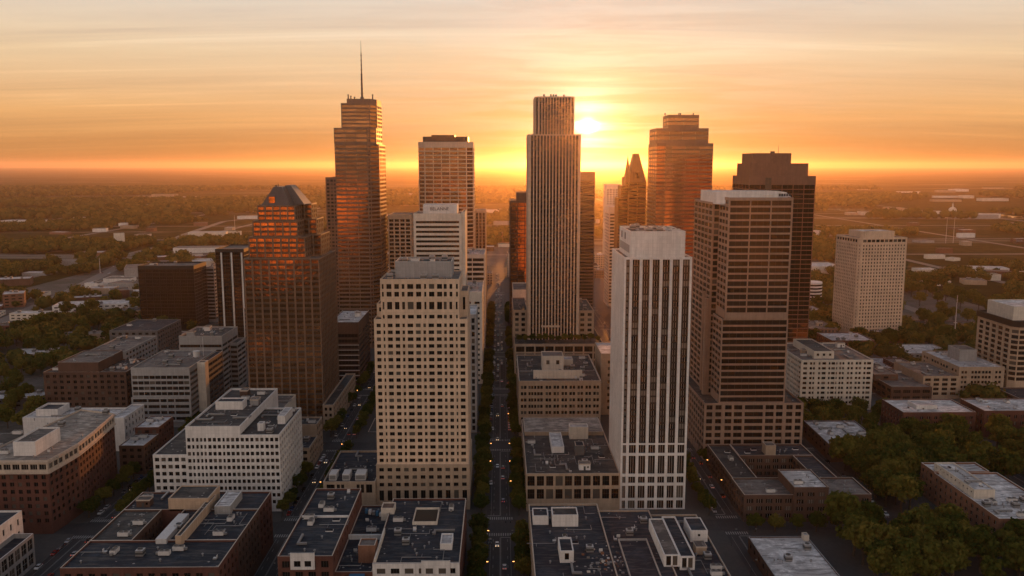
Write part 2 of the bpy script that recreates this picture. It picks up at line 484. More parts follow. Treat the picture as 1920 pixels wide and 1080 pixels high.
class Bld:
    def __init__(s, name, label, cat, x, y, group=None, minz=0.0, nmax=100):
        s.root = bpy.data.objects.new(name, None)
        s.root.location = (x, y, 0)
        s.root.empty_display_size = 4
        COL.objects.link(s.root)
        tag(s.root, label, cat, group)
        s.ox, s.oy = x, y
        s.panes = []
        s.minz = minz
        s.nmax = nmax
        s.roofs = []

    def loc(s, p): return (p[0] - s.ox, p[1] - s.oy, p[2])

    def facade(s, mb, a, b, z0, z1, sp, wm, owner):
        """wall from ground point a to b (outside on the right hand side), openings cut, panes set back"""
        a, b = Vector((a[0] - s.ox, a[1] - s.oy)), Vector((b[0] - s.ox, b[1] - s.oy))
        W = (b - a).length
        u = (b - a) / W
        n = Vector((u.y, -u.x))
        rz = math.atan2(n.y, n.x) + math.pi / 2

        def P(t, z, d=0.0):
            q = a + u * t - n * d
            return (q.x, q.y, z)

        def quad(t0, t1, za, zb, d=0.0, m=wm):
            if t1 - t0 > 1e-4 and zb - za > 1e-4:
                mb.face([P(t0, za, d), P(t1, za, d), P(t1, zb, d), P(t0, zb, d)], m)
        if sp is None or W < 2.5:
            quad(0, W, z0, z1)
            return
        zb, zt = z0 + sp['base'], z1 - sp['top']
        nf = max(1, round((zt - zb) / sp['fl'])) if zt - zb > 2.2 else 0
        if nf == 0:
            quad(0, W, z0, z1)
            return
        fl = (zt - zb) / nf
        mg = min(sp['mg'], W * 0.3)
        iv = []
        if sp['cols']:
            tot = sum(abs(c) for c in sp['cols'])
            k = (W - 2 * mg) / tot
            t = mg
            for c in sp['cols']:
                w = abs(c) * k
                if c > 0: iv.append((t, t + w))
                t += w
        else:
            nb = max(1, round((W - 2 * mg) / sp['bay']))
            bw = (W - 2 * mg) / nb
            w = min(bw * 0.97, sp['ww'] * bw / sp['bay'])
            for i in range(nb):
                c = mg + bw * (i + 0.5)
                iv.append((c - w / 2, c + w / 2))
        wh = min(sp['wh'] * fl / sp['fl'], fl * 0.97)
        d, ds, spm = sp['d'], sp['ds'], sp['sp'] or wm
        rows = []
        for j in range(nf):
            zz = zb + fl * j + (fl - wh) * sp['sill']
            rows.append((zz, zz + wh))
        # piers
        edges = [0.0] + [e for i in iv for e in i] + [W]
        for k in range(0, len(edges), 2):
            quad(edges[k], edges[k + 1], zb, zt)
        quad(0, W, z0, zb)
        quad(0, W, zt, z1)
        g, fr = sp['glass'] or GLASS, sp['frame'] or FRAME
        if g is GLASS and max(i[1] - i[0] for i in iv) > 5: g = GLASSN
        for (t0, t1) in iv:
            # side reveals over the whole height, plus head and foot
            mb.face([P(t0, zb), P(t0, zb, d), P(t0, zt, d), P(t0, zt)], wm)
            mb.face([P(t1, zb, d), P(t1, zb), P(t1, zt), P(t1, zt, d)], wm)
            prev = zb
            if ds > 0:
                mb.face([P(t0, zb), P(t1, zb), P(t1, zb, ds), P(t0, zb, ds)], wm)
                mb.face([P(t0, zt, ds), P(t1, zt, ds), P(t1, zt), P(t0, zt)], wm)
            for (za, zc) in rows:
                quad(t0, t1, prev, za, ds, spm)
                mb.face([P(t0, za, ds), P(t1, za, ds), P(t1, za, d), P(t0, za, d)], spm)
                mb.face([P(t0, zc, d), P(t1, zc, d), P(t1, zc, ds), P(t0, zc, ds)], spm)
                c = P((t0 + t1) / 2, (za + zc) / 2, d)
                w3 = Vector((c[0] + s.ox, c[1] + s.oy, c[2]))
                vd = CAMP - w3
                dist = vd.length
                f = max(0.0, (vd.x * n.x + vd.y * n.y) / dist)
                if w3.y < 30: f = 0
                score = (t1 - t0) * (zc - za) * f / dist ** 2 * (1 if w3.z > s.minz else 0.02)
                s.panes.append((score, c, rz, t1 - t0, zc - za, sp['nm'] if t1 - t0 > 1.3 else 1, sp['nh'], g, fr, sp['fm'], owner))
                prev = zc
            quad(t0, t1, prev, zt, ds, spm)

    def mass(s, name, poly, z0, z1, specs, wm, roof=None, cap=None, par=1.0, hide_roof=False):
        """one block: walls with windows, parapet and roof. specs: one for all edges or a list per edge"""
        if len(poly) == 2 or isinstance(poly[0], (int, float)):
            x0, x1, y0, y1 = poly[:4]
            poly = [(x0, y0), (x1, y0), (x1, y1), (x0, y1)]
        n = len(poly)
        if not isinstance(specs, (list, tuple)): specs = [specs] * n
        FOOT.append((min(p[0] for p in poly), max(p[0] for p in poly), min(p[1] for p in poly), max(p[1] for p in poly)))
        mb = MB()
        for k in range(n):
            s.facade(mb, poly[k], poly[(k + 1) % n], z0, z1 + par, specs[k], wm, name)
        cm = cap or TRIM
        ins = inset(poly, 0.45)
        for k in range(n):
            a, b, c, d = poly[k], poly[(k + 1) % n], ins[(k + 1) % n], ins[k]
            L = s.loc
            mb.face([L((a[0], a[1], z1 + par)), L((b[0], b[1], z1 + par)), L((c[0], c[1], z1 + par)), L((d[0], d[1], z1 + par))], cm)
            mb.face([L((c[0], c[1], z1)), L((d[0], d[1], z1)), L((d[0], d[1], z1 + par)), L((c[0], c[1], z1 + par))], wm)
        o = mb.build(name, s.root)
        if roof is not None:
            rb = MB()
            rb.face([s.loc((p[0], p[1], z1)) for p in ins], roof)
            r = rb.build('roof', s.root)
            s.roofs.append((r, ins, z1))
            return o, r
        return o, None

    def child(s, name, mb, parent=None, smooth=False):
        """mesh given in world coordinates"""
        mb.v = [(x - s.ox, y - s.oy, z) for x, y, z in mb.v]
        return mb.build(name, parent or s.root, smooth=smooth)

    def finish(s):
        s.panes.sort(key=lambda p: -p[0])
        for p in s.panes[:s.nmax]:
            link('window', window_mesh(*p[3:10]), s.root, p[1], p[2])
        rest = s.panes[s.nmax:]
        if rest:
            mb = MB()
            for p in rest:
                c, sn = math.cos(p[2]), math.sin(p[2])
                w, h = p[3] / 2, p[4] / 2
                cx, cy_, cz = p[1]
                g = [(cx - c * w, cy_ - sn * w, cz - h), (cx + c * w, cy_ + sn * w, cz - h), (cx + c * w, cy_ + sn * w, cz + h), (cx - c * w, cy_ - sn * w, cz + h)]
                mb.face(g, p[7])
                nm = p[5]
                nx, ny = sn, -c
                for k in range(1, nm):
                    t = -w + 2 * w * k / nm
                    f = p[9] / 2
                    mb.face([(cx + c * (t - f) + nx * .05, cy_ + sn * (t - f) + ny * .05, cz - h), (cx + c * (t + f) + nx * .05, cy_ + sn * (t + f) + ny * .05, cz - h),
                             (cx + c * (t + f) + nx * .05, cy_ + sn * (t + f) + ny * .05, cz + h), (cx + c * (t - f) + nx * .05, cy_ + sn * (t - f) + ny * .05, cz + h)], p[8])
            o = mb.build('window', s.root)
            o['kind'] = 'stuff'
        return s


WCACHE = {}


def window_mesh(w, h, nm, nh, g, fr, fm):
    key = (round(w, 2), round(h, 2), nm, nh, g.name, fr.name, fm)
    if key in WCACHE: return WCACHE[key]
    mb = MB()
    w, h = w / 2, h / 2
    mb.face([(-w, 0, -h), (w, 0, -h), (w, 0, h), (-w, 0, h)], g)
    for k in range(1, nm):
        t = -w + 2 * w * k / nm
        mb.box(t - fm / 2, t + fm / 2, -0.06, -0.002, -h, h, fr, bottom=True)
    for k in range(1, nh):
        t = -h + 2 * h * k / nh
        mb.box(-w, w, -0.05, -0.003, t - fm / 2, t + fm / 2, fr, bottom=True)
    WCACHE[key] = mb.mesh('window')
    return WCACHE[key]


# ------------------------------------------------------------------ roof fittings (shared meshes)
def roof_protos():
    P = {}
    mb = MB()   # packaged air conditioner on feet with fan rings
    mb.box(-2.2, 2.2, -1.1, 1.1, 0.3, 2.0, WMETAL, METAL)
    for x in (-1.9, 1.9):
        mb.box(x - .2, x + .2, -1.0, 1.0, 0.0, 0.3, DMETAL)
    for x in (-1.1, 1.1):
        mb.cyl(x, 0, 2.0, 2.35, .85, .85, METAL, 12, False)
        mb.cyl(x, 0, 2.0, 2.1, .8, .8, DMETAL, 12)
    mb.box(2.2, 3.4, -.5, .5, .4, 1.3, METAL)
    P['air_conditioner'] = [mb.mesh('air_conditioner')]
    mb = MB()
    mb.box(-1.5, 1.5, -1.5, 1.5, 0.25, 2.6, METAL, WMETAL)
    mb.box(-1.52, 1.52, -1.52, 1.52, 1.0, 1.7, DMETAL)
    mb.cyl(0, 0, 2.6, 3.0, 1.1, 1.1, METAL, 14, False)
    mb.cyl(0, 0, 2.6, 2.75, 1.05, 1.05, DMETAL, 14)
    mb.box(-1.3, 1.3, -1.3, 1.3, 0.0, .25, DMETAL)
    P['cooling_unit'] = [mb.mesh('cooling_unit')]
    mb = MB()
    mb.box(-4.5, 4.5, -.45, .45, .35, 1.15, METAL)
    mb.box(3.6, 4.5, .45, 3.5, .35, 1.15, METAL)
    for x in (-4, -1.5, 1, 3.4):
        mb.box(x - .08, x + .08, -.4, .4, 0, .35, DMETAL)
    P['air_duct'] = [mb.mesh('air_duct')]
    mb = MB()
    mb.cyl(0, 0, 0, 1.0, .28, .28, METAL, 8, False)
    mb.cyl(0, 0, 1.0, 1.35, .55, .2, METAL, 8)
    mb.cyl(0, 0, .9, 1.0, .2, .55, METAL, 8, False)
    P['roof_vent'] = [mb.mesh('roof_vent')]
    mb = MB()
    mb.box(-1.6, 1.6, -1.0, 1.0, 0, .4, WMETAL)
    mb.face([(-1.5, -.9, .41), (1.5, -.9, .41), (1.5, 0, .95), (-1.5, 0, .95)], GLASS)
    mb.face([(1.5, .9, .41), (-1.5, .9, .41), (-1.5, 0, .95), (1.5, 0, .95)], GLASS)
    mb.face([(-1.5, .9, .41), (-1.5, -.9, .41), (-1.5, 0, .95)], WMETAL)
    mb.face([(1.5, -.9, .41), (1.5, .9, .41), (1.5, 0, .95)], WMETAL)
    P['skylight'] = [mb.mesh('skylight')]
    mb = MB()
    mb.tube((-7, 0, .35), (5, 0, .35), .13, .13, METAL); mb.tube((5, 0, .35), (5, 4.5, .35), .13, .13, METAL); mb.tube((-3, 0, .35), (-3, -3, .35), .1, .1, METAL)
    for x in (-6, -3.5, -1, 1.5, 4):
        mb.box(x - .12, x + .12, -.25, .25, 0, .25, DMETAL)
    P['roof_pipe'] = [mb.mesh('roof_pipe')]
    mb = MB()
    mb.box(-.7, .7, -.7, .7, 0, .7, METAL, WMETAL); mb.box(-.75, .75, .7, .8, .6, 1.8, WMETAL)
    P['roof_hatch'] = [mb.mesh('roof_hatch')]
    for wm in (WHITE, TAN, BRICK2, GREY):
        mb = MB()
        mb.box(-3.0, 3.0, -2.2, 2.2, 0, 3.4, wm, GRAVEL)
        mb.box(-3.15, 3.15, -2.35, -2.2, 3.0, 3.6, TRIM); mb.box(-3.15, 3.15, 2.2, 2.35, 3.0, 3.6, TRIM)
        mb.box(-3.15, -3.0, -2.2, 2.2, 3.0, 3.6, TRIM); mb.box(3.0, 3.15, -2.2, 2.2, 3.0, 3.6, TRIM)
        mb.box(-.6, .5, -2.24, -2.2, 0.02, 2.2, DMETAL)
        mb.box(1.2, 2.2, -2.25, -2.2, 1.2, 2.2, GLASS)
        P.setdefault('stair_head', []).append(mb.mesh('stair_head'))
    return P


PROTO = roof_protos()


def clutter(b, r, poly, z, k, seed, kinds=None, avoid=()):
    rg = random.Random(seed)
    x0, x1 = min(p[0] for p in poly) + 3.5, max(p[0] for p in poly) - 3.5
    y0, y1 = min(p[1] for p in poly) + 3.5, max(p[1] for p in poly) - 3.5
    if x1 <= x0 or y1 <= y0: return
    used = list(avoid)
    k = int(k * 1.6)
    kinds = kinds or ['air_conditioner'] * 4 + ['cooling_unit'] * 3 + ['roof_vent'] * 6 + ['air_duct'] * 3 + ['skylight'] * 2 + ['stair_head'] + ['roof_pipe'] * 5 + ['roof_hatch'] * 2
    for _ in range(k * 6):
        if k <= 0: break
        kd = rg.choice(kinds)
        x, y = rg.uniform(x0, x1), rg.uniform(y0, y1)
        rad = {'roof_vent': .8, 'air_duct': 4.6, 'stair_head': 3.8, 'roof_pipe': 1.6, 'roof_hatch': 1.0}.get(kd, 2.6)
        if any((x - u[0]) ** 2 + (y - u[1]) ** 2 < (rad + u[2]) ** 2 for u in used): continue
        used.append((x, y, rad))
        link(kd, rg.choice(PROTO[kd]), r, (x - b.ox, y - b.oy, z), rg.choice((0, 0, math.pi / 2, math.pi, -math.pi / 2)))
        k -= 1


def rp(x0, x1, y0, y1): return [(x0, y0), (x1, y0), (x1, y1), (x0, y1)]


# ------------------------------------------------------------------ setting: ground, streets, pavements, markings, haze
def struct(o, kind='structure'):
    o['kind'] = kind
    return o


def ground_mats():
    global ASPH, PAVE, PAINT, LAND, LOT, GRASS, WATER
    m, t, b = mat('asphalt')
    v = obvec(t)
    n1 = t.noise(v, 0.08, 4, 0.6); n2 = t.noise(v, 1.5, 3, 0.6); n3 = t.noise(t.mapping(v, scale=(.9, .02, 1)), 1.0, 2, 0.5)
    f = t.m('ADD', t.m('ADD', t.m('MULTIPLY', n1, .5), t.m('MULTIPLY', n2, .25)), t.m('MULTIPLY', n3, .3))
    t.link(t.ramp(f, [(0.38, (0.020, 0.020, 0.022)), (0.55, (0.033, 0.032, 0.033)), (0.7, (0.055, 0.052, 0.05))]), b.inputs['Base Color'])
    b.inputs['Roughness'].default_value = 0.75
    ASPH = m
    m, t, b = mat('pavement_concrete')
    v = obvec(t)
    br = t.n('ShaderNodeTexBrick', offset=0.0, ins={'Vector': v, 'Scale': 1.0, 'Brick Width': 1.8, 'Row Height': 1.8, 'Mortar Size': 0.05, 'Color1': (0.07, 0.066, 0.062, 1), 'Color2': (0.052, 0.05, 0.048, 1), 'Mortar': (0.045, 0.042, 0.04, 1)}).outputs[0]
    n1 = t.noise(v, 0.12, 4, 0.6)
    t.link(t.mix(t.m('MULTIPLY', n1, 0.8), br, (0.06, 0.055, 0.05)), b.inputs['Base Color'])
    b.inputs['Roughness'].default_value = 0.85
    PAVE = m
    PAINT = plain('road_paint', (0.30, 0.29, 0.27), 0.7)
    m, t, b = mat('wooded_land')
    v = obvec(t)
    n1 = t.noise(v, 0.0012, 8, 0.65, 0.5); n2 = t.noise(v, 0.02, 5, 0.7); n3 = t.noise(t.mapping(v, scale=(0.0006, 0.004, 1)), 1.0, 6, 0.65, 0.4)
    c = t.ramp(t.m('ADD', t.m('MULTIPLY', n1, .55), t.m('MULTIPLY', n2, .45)), [(0.36, (0.018, 0.022, 0.010)), (0.5, (0.045, 0.046, 0.018)), (0.6, (0.085, 0.070, 0.032)), (0.72, (0.15, 0.12, 0.075))])
    c = t.mix(t.n('ShaderNodeMapRange', ins={0: n3, 1: 0.57, 2: 0.63, 4: 0.8}).outputs[0], c, (0.26, 0.23, 0.19))
    t.link(c, b.inputs['Base Color'])
    b.inputs['Roughness'].default_value = 1.0
    b.inputs['Specular IOR Level'].default_value = 0.0
    hn = t.noise(v, 0.045, 5, 0.7)
    bp = t.n('ShaderNodeBump', ins={'Strength': 1.0, 'Distance': 14.0, 'Height': hn})
    t.link(bp.outputs[0], b.inputs['Normal'])
    LAND = m
    m, t, b = mat('lot_surface')
    v = obvec(t)
    n1 = t.noise(v, 0.02, 5, 0.65); n2 = t.noise(v, 0.3, 4, 0.6)
    f = t.m('ADD', t.m('MULTIPLY', n1, .7), t.m('MULTIPLY', n2, .3))
    t.link(t.ramp(f, [(0.35, (0.030, 0.034, 0.018)), (0.47, (0.05, 0.05, 0.035)), (0.52, (0.075, 0.07, 0.062)), (0.7, (0.15, 0.135, 0.115))]), b.inputs['Base Color'])
    b.inputs['Roughness'].default_value = 0.95
    LOT = m
    m, t, b = mat('grass')
    v = obvec(t)
    n2 = t.noise(v, 0.3, 4, 0.6)
    t.link(t.ramp(n2, [(0.35, (0.025, 0.035, 0.010)), (0.65, (0.06, 0.065, 0.022))]), b.inputs['Base Color'])
    b.inputs['Roughness'].default_value = 1.0
    GRASS = m
    WATER = plain('river_water', (0.02, 0.02, 0.02), 0.12, 0, 0.5)


ground_mats()


def sheet(name, pts, z, m, kind='structure'):
    mb = MB()
    mb.face([(p[0], p[1], z) for p in pts], m)
    return struct(mb.build(name), kind)


AV = [(-312, 6), (-203.5, 6), (-104, 7), (0, 7), (117, 6), (196, 5.5), (300, 6)]      # avenues: centre, half width
ST = [(278, 8), (408, 8.5), (534, 8.5), (665, 8), (801, 8), (936, 8), (1062, 8), (1195, 8), (1330, 8)]


def setting():
    mb = MB()
    N, RAD = 96, 62000
    radii = [0, 1600, 4000, 12000, 30000, RAD]
    for i in range(len(radii) - 1):
        for k in range(N):
            a0, a1 = 2 * math.pi * k / N, 2 * math.pi * (k + 1) / N
            r0, r1 = radii[i], radii[i + 1]
            p = [(r0 * math.cos(a0), r0 * math.sin(a0), 0), (r1 * math.cos(a0), r1 * math.sin(a0), 0), (r1 * math.cos(a1), r1 * math.sin(a1), 0)]
            if r0 > 0: p.append((r0 * math.cos(a1), r0 * math.sin(a1), 0))
            mb.face(p, LAND)
    struct(mb.build('ground'))
    sheet('city_lots', rp(-700, 620, 250, 1900), 0.03, LOT)
    # carriageways as strips
    mb = MB()
    for x, h in AV:
        mb.face([(x - h, 200, .07), (x + h, 200, .07), (x + h, 1700 if x else 3600, .07), (x - h, 1700 if x else 3600, .07)], ASPH)
    struct(mb.build('avenues'))
    mb = MB()
    for y, h in ST:
        xs = [-420] + [e for x, w in AV for e in (x - w, x + w)] + [420]
        for k in range(0, len(xs), 2):
            mb.face([(xs[k], y - h + 2, .065), (xs[k + 1], y - h + 2, .065), (xs[k + 1], y + h - 2, .065), (xs[k], y + h - 2, .065)], ASPH)
    struct(mb.build('cross_streets'))
    # raised pavements: one slab per block with a kerb
    mb = MB()
    for i in range(len(AV) - 1):
        for j in range(len(ST) - 1):
            x0, x1 = AV[i][0] + AV[i][1], AV[i + 1][0] - AV[i + 1][1]
            y0, y1 = ST[j][0] + ST[j][1] - 2, ST[j + 1][0] - ST[j + 1][1] + 2
            c = 2.0
            poly = [(x0 + c, y0), (x1 - c, y0), (x1, y0 + c), (x1, y1 - c), (x1 - c, y1), (x0 + c, y1), (x0, y1 - c), (x0, y0 + c)]
            mb.prism(poly, 0.0, 0.19, PAVE)
    struct(mb.build('pavement'))
    # painted markings
    mb = MB()

    def dash(x, y0, y1, w=.16):
        mb.face([(x - w / 2, y0, .085), (x + w / 2, y0, .085), (x + w / 2, y1, .085), (x - w / 2, y1, .085)], PAINT)
    for j in range(len(ST) - 1):
        a, b_ = ST[j][0] + 13, ST[j + 1][0] - 13
        for x, h in AV:
            dash(x - .2, a, b_); dash(x + .2, a, b_)
            for lane in ((-3.4, 3.4) if h > 6.5 else ()):
                y = a
                while y < b_ - 3:
                    dash(x + lane, y, y + 3); y += 9
            dash(x - h + 2.2, a, b_, .12); dash(x + h - 2.2, a, b_, .12)
            for s, yy in ((1, a), (-1, b_)):
                x0, x1 = (x + .3, x + h - .4) if s < 0 else (x - h + .4, x - .3)
                mb.face([(x0, yy - .25, .086), (x1, yy - .25, .086), (x1, yy + .25, .086), (x0, yy + .25, .086)], PAINT)
    struct(mb.build('road_markings'))
    mb = MB()
    for y, h in ST:
        for x, w in AV:
            for s in (-1, 1):
                yc = y + s * (h + 1.2)
                n = int(w * 2 / 1.1)
                for k in range(n):
                    xa = x - w + .4 + k * (2 * w - .6) / n
                    mb.face([(xa, yc - 1.6, .09), (xa + .55, yc - 1.6, .09), (xa + .55, yc + 1.6, .09), (xa, yc + 1.6, .09)], PAINT)
    struct(mb.build('crosswalk_markings'))
    # lawn among the trees on the right
    sheet('park_lawn', rp(206, 420, 300, 560), 0.05, GRASS)
    # the diagonal highway on the left
    pts = [atZ(x, y, .1) for x, y in ((-40, 622), (120, 552), (215, 503), (300, 462), (345, 440), (420, 415), (600, 395))]
    mb = MB()
    for k in range(len(pts) - 1):
        a, b_ = Vector(pts[k]), Vector(pts[k + 1])
        n0 = (b_ - a).normalized(); n0 = Vector((-n0.y, n0.x)) * 10
        pm = (Vector(pts[k]) - Vector(pts[k - 1])).normalized() if k else (b_ - a).normalized()
        n_a = Vector((-pm.y, pm.x)) * 10
        mb.face([(a.x - n_a.x, a.y - n_a.y, .1), (b_.x - n0.x, b_.y - n0.y, .1), (b_.x + n0.x, b_.y + n0.y, .1), (a.x + n_a.x, a.y + n_a.y, .1)], HWY)
    struct(mb.build('highway'))
    # river far away on the right
    mb = MB()
    xs = [1480 + i * 20 for i in range(30)]
    for k in range(len(xs) - 1):
        y0, y1 = 386 + .05 * (xs[k] - 1480), 386 + .05 * (xs[k + 1] - 1480)
        w0 = 3.0 + 1.3 * math.sin(k * 1.7); w1 = 3.0 + 1.3 * math.sin(k * 1.7 + 1.7)
        mb.face([atZ(xs[k], y0 + w0, .5) + (.5,), atZ(xs[k + 1], y1 + w1, .5) + (.5,), atZ(xs[k + 1], y1 - w1, .5) + (.5,), atZ(xs[k], y0 - w0, .5) + (.5,)], WATER)
    struct(mb.build('river'))
    # straight suburb roads
    mb = MB()
    for x in FAR_X:
        mb.face([(x - 8, 1000, .12), (x + 8, 1000, .12), (x + 8, 5200, .12), (x - 8, 5200, .12)], HWY)
    xs = [-4000] + [e for q in FAR_X for e in (q - 8, q + 8)] + [4000]
    for y in FAR_Y:
        for k in range(0, len(xs), 2):
            mb.face([(xs[k], y - 9, .12), (xs[k + 1], y - 9, .12), (xs[k + 1], y + 9, .12), (xs[k], y + 9, .12)], HWY)
    struct(mb.build('suburb_roads'))
    # air
    mb = MB()
    m = bpy.data.materials.new('haze_air')
    m.use_nodes = True
    t = NT(m.node_tree)
    v1 = t.n('ShaderNodeVolumePrincipled', ins={'Color': HAZE_C, 'Density': HAZE_D * 0.80, 'Anisotropy': 0.66})
    v2 = t.n('ShaderNodeVolumePrincipled', ins={'Color': HAZE_C, 'Density': HAZE_D * 0.17, 'Anisotropy': 0.925})
    vol = t.n('ShaderNodeAddShader', ins={0: v1.outputs[0], 1: v2.outputs[0]})
    o = t.n('ShaderNodeOutputMaterial')
    t.link(vol.outputs[0], o.inputs['Volume'])
    mb.box(-63000, 63000, -63000, 63000, -1.0, 304.0, m, bottom=True)
    h = struct(mb.build('haze'), 'stuff')


FAR_X, FAR_Y = [-1500, -1080, -760, 520, 780, 1150, 1700], [1720, 2080, 2550, 3200]
HAZE_D, HAZE_C = 1 / 26500.0, (0.92, 0.71, 0.55, 1)
HWY = plain('highway_concrete', (0.17, 0.15, 0.13), 0.8)
setting()


# ------------------------------------------------------------------ the towers and blocks
def beige_tower():
    b = Bld('office_tower', 'tall beige stone office tower with rows of square windows beside the central avenue', 'office tower', -40, 450)
    pat = [-.9, 1.9, -1.2, .8, -1.2, 2.2, -1.3, 2.0, -1.2, 1.1, -1.2, 2.6, -1.2, 2.2, -1.2, 1.2, -1.2, 2.5, -1.2, 2.2, -1.2, 1.2, -1.2, 1.7, -1.2, .8, -1.2, 2.2, -.9]
    sp = S(cols=pat, fl=3.55, wh=1.9, nm=2, base=.6, top=1.6, d=.5, mg=.3)
    side = S(bay=4.4, ww=2.2, fl=3.55, wh=1.9, nm=2, base=.6, top=1.6, d=.5)
    x0, x1 = -64.4, -16.6
    pod = S(bay=4.3, ww=2.4, fl=4.0, wh=2.1, nm=2, base=11.5, top=1.2, d=.6)
    tall = S(bay=4.3, ww=2.4, fl=6, wh=5.2, nm=2, base=4.6, top=.2, d=.6)
    b.mass('podium_base', rp(x0 - .7, x1 + .7, 429.2, 471), 0, 11.5, [tall, S(bay=4.3, ww=2.4, fl=6, wh=5.2, base=4.6, top=.2), None, None], TAN, None, par=0)
    b.mass('podium', rp(x0 - .5, x1 + .5, 429.4, 471), 11.5, 24.4, [S(bay=4.3, ww=2.4, fl=4.2, wh=2.1, nm=2, base=.3, top=1.0, d=.6)] * 2 + [None, None], TAN, None, par=.6)
    b.mass('shaft', rp(x0, x1, 430, 470), 24.5, 101.2, [sp, side, None, side], BEIGE, GRAVEL, par=.9, cap=BEIGE)
    X0, X1, _, _, z = rect(714, 861, 526, 430, 0)
    X0, X1 = -60.6, -20.8
    up = [-.5, .8, -1.2, 2.2, -1.2, 2.0, -1.2, 1.2, -1.2, 2.6, -1.2, 2.2, -1.3, .9, -1.2, 2.3, -1.2, 2.2, -.7, 1.3, -1.2, 1.2, -1.6, .8, -.5]
    for za, zb, kw in ((101.2, 105.2, dict(fl=3, wh=2.1, base=.6, top=.6)), (105.2, 112.2, dict(fl=5, wh=3.9, base=1.2, top=.8))):
        b.mass('upper_block', rp(X0, X1, 430.2, 467), za, zb, [S(cols=up, nm=2, d=.6, mg=.2, **kw), S(bay=5, ww=3, nm=2, **kw), None, S(bay=5, ww=3, nm=2, **kw)], BEIGE, None, par=.05)
    b.mass('upper_block', rp(X0 - .2, X1 + .2, 430.0, 467.2), 112.25, 122, [S(cols=up, fl=3.8, wh=2.4, nm=2, base=.6, top=1.9, d=.6, mg=.2), side, None, side], BEIGE, GRAVEL, par=.7, cap=BEIGE)
    r = b.roofs[-1]
    clutter(b, r[0], r[1], 122, 9, 3, ['roof_vent', 'cooling_unit', 'roof_vent'], avoid=[(-38, 452, 15)])
    px0, px1, _, _, pz = rect(741, 847, 495, 440, 0)
    b.mass('penthouse', rp(px0, px1, 440, 462), 122, pz, None, GREY, TAR2, par=1.4, cap=CREAM)
    clutter(b, b.roofs[-1][0], b.roofs[-1][1], pz, 7, 5, ['cooling_unit', 'roof_vent', 'air_conditioner'])
    b.mass('corner_turret', rp(-20.8, -16.6, 440, 462), 101.2, 114.5, [S(bay=4, ww=1.7, fl=11, wh=7, base=2, top=1.5)] * 2 + [None, None], BEIGE, GRAVEL, par=.6, cap=BEIGE)
    b.mass('corner_turret', rp(-64.2, -60.6, 440, 462), 101.2, 108, [S(bay=3, ww=1.5, fl=6, wh=3, base=2, top=1.0), None, None, None], BEIGE, GRAVEL, par=.5, cap=BEIGE)
    b.finish()


def white_tower():
    b = Bld('office_tower', 'slim white tower with vertical dark window strips and a blank white crown', 'office tower', 80, 450)
    x0, x1 = 62.9, 97.4
    n = 6
    pat = [-1.0, 1.6, -1.35]
    for k in range(n): pat += [3.3, -1.35]
    pat[-1] = -1.0
    strip = S(cols=pat, fl=3.55, wh=2.7, nm=3, base=.2, top=1.2, d=.9, ds=.75, sp=SPAND, mg=0, frame=FRAMEL, fm=.15)
    low = [(9.5, 5.0), (5.0, 5.0), (11.5, 11.5), (5.8, 5.8)]
    side = None
    b.mass('shaft', rp(x0, x1, 428, 475), 36, 133, [strip, strip, None, None], WHITE, GRAVEL, par=.9, cap=WHITE)
    z = 0
    for h, w in ((5.5, 4.6), (8.3, 7.0), (5.0, 3.6), (11.4, 10.0), (5.8, 4.6)):
        b.mass('base_storey', rp(x0 + .02, x1 - .02, 428.02, 475), z, z + h, [S(cols=pat, fl=h, wh=w, nm=3, base=0, top=.02, d=.9, mg=0, frame=FRAMEL, fm=.17)] * 2 + [None, None], WHITE, None, par=0)
        z += h
    ribs = MB()
    for k in range(30):
        y = 429.5 + k * 1.55
        ribs.box(x0 - .12, x0 - .003, y - .12, y + .12, 0, 133, WHITE)
    b.child('wall_ribs', ribs)
    cx0, cx1, _, _, cz = rect(1182, 1285, 438, 431, 0)
    b.mass('crown', rp(cx0, cx1, 430.5, 470), 133, cz, None, WHITE, TAR2, par=1.2, cap=WHITE)
    ribs = MB()
    for k in range(24):
        x = cx0 + 1 + k * (cx1 - cx0 - 2) / 23
        ribs.box(x - .1, x + .1, 430.40, 430.497, 133, cz + 1, WHITE)
    b.child('wall_ribs', ribs)
    lou = MB()
    lou.box(cx0 - .14, cx0 - .003, 433, 468, 135.5, 139.5, GREY)
    for k in range(2):
        lou.box(cx0 - .18, cx0 - .003, 447 + k * 12, 450 + k * 12, 141.5, 145, DMETAL)
    b.child('louvre', lou)
    clutter(b, b.roofs[-1][0], b.roofs[-1][1], cz, 16, 11, ['cooling_unit', 'air_duct', 'air_conditioner', 'roof_vent', 'air_conditioner'])
    b.finish()


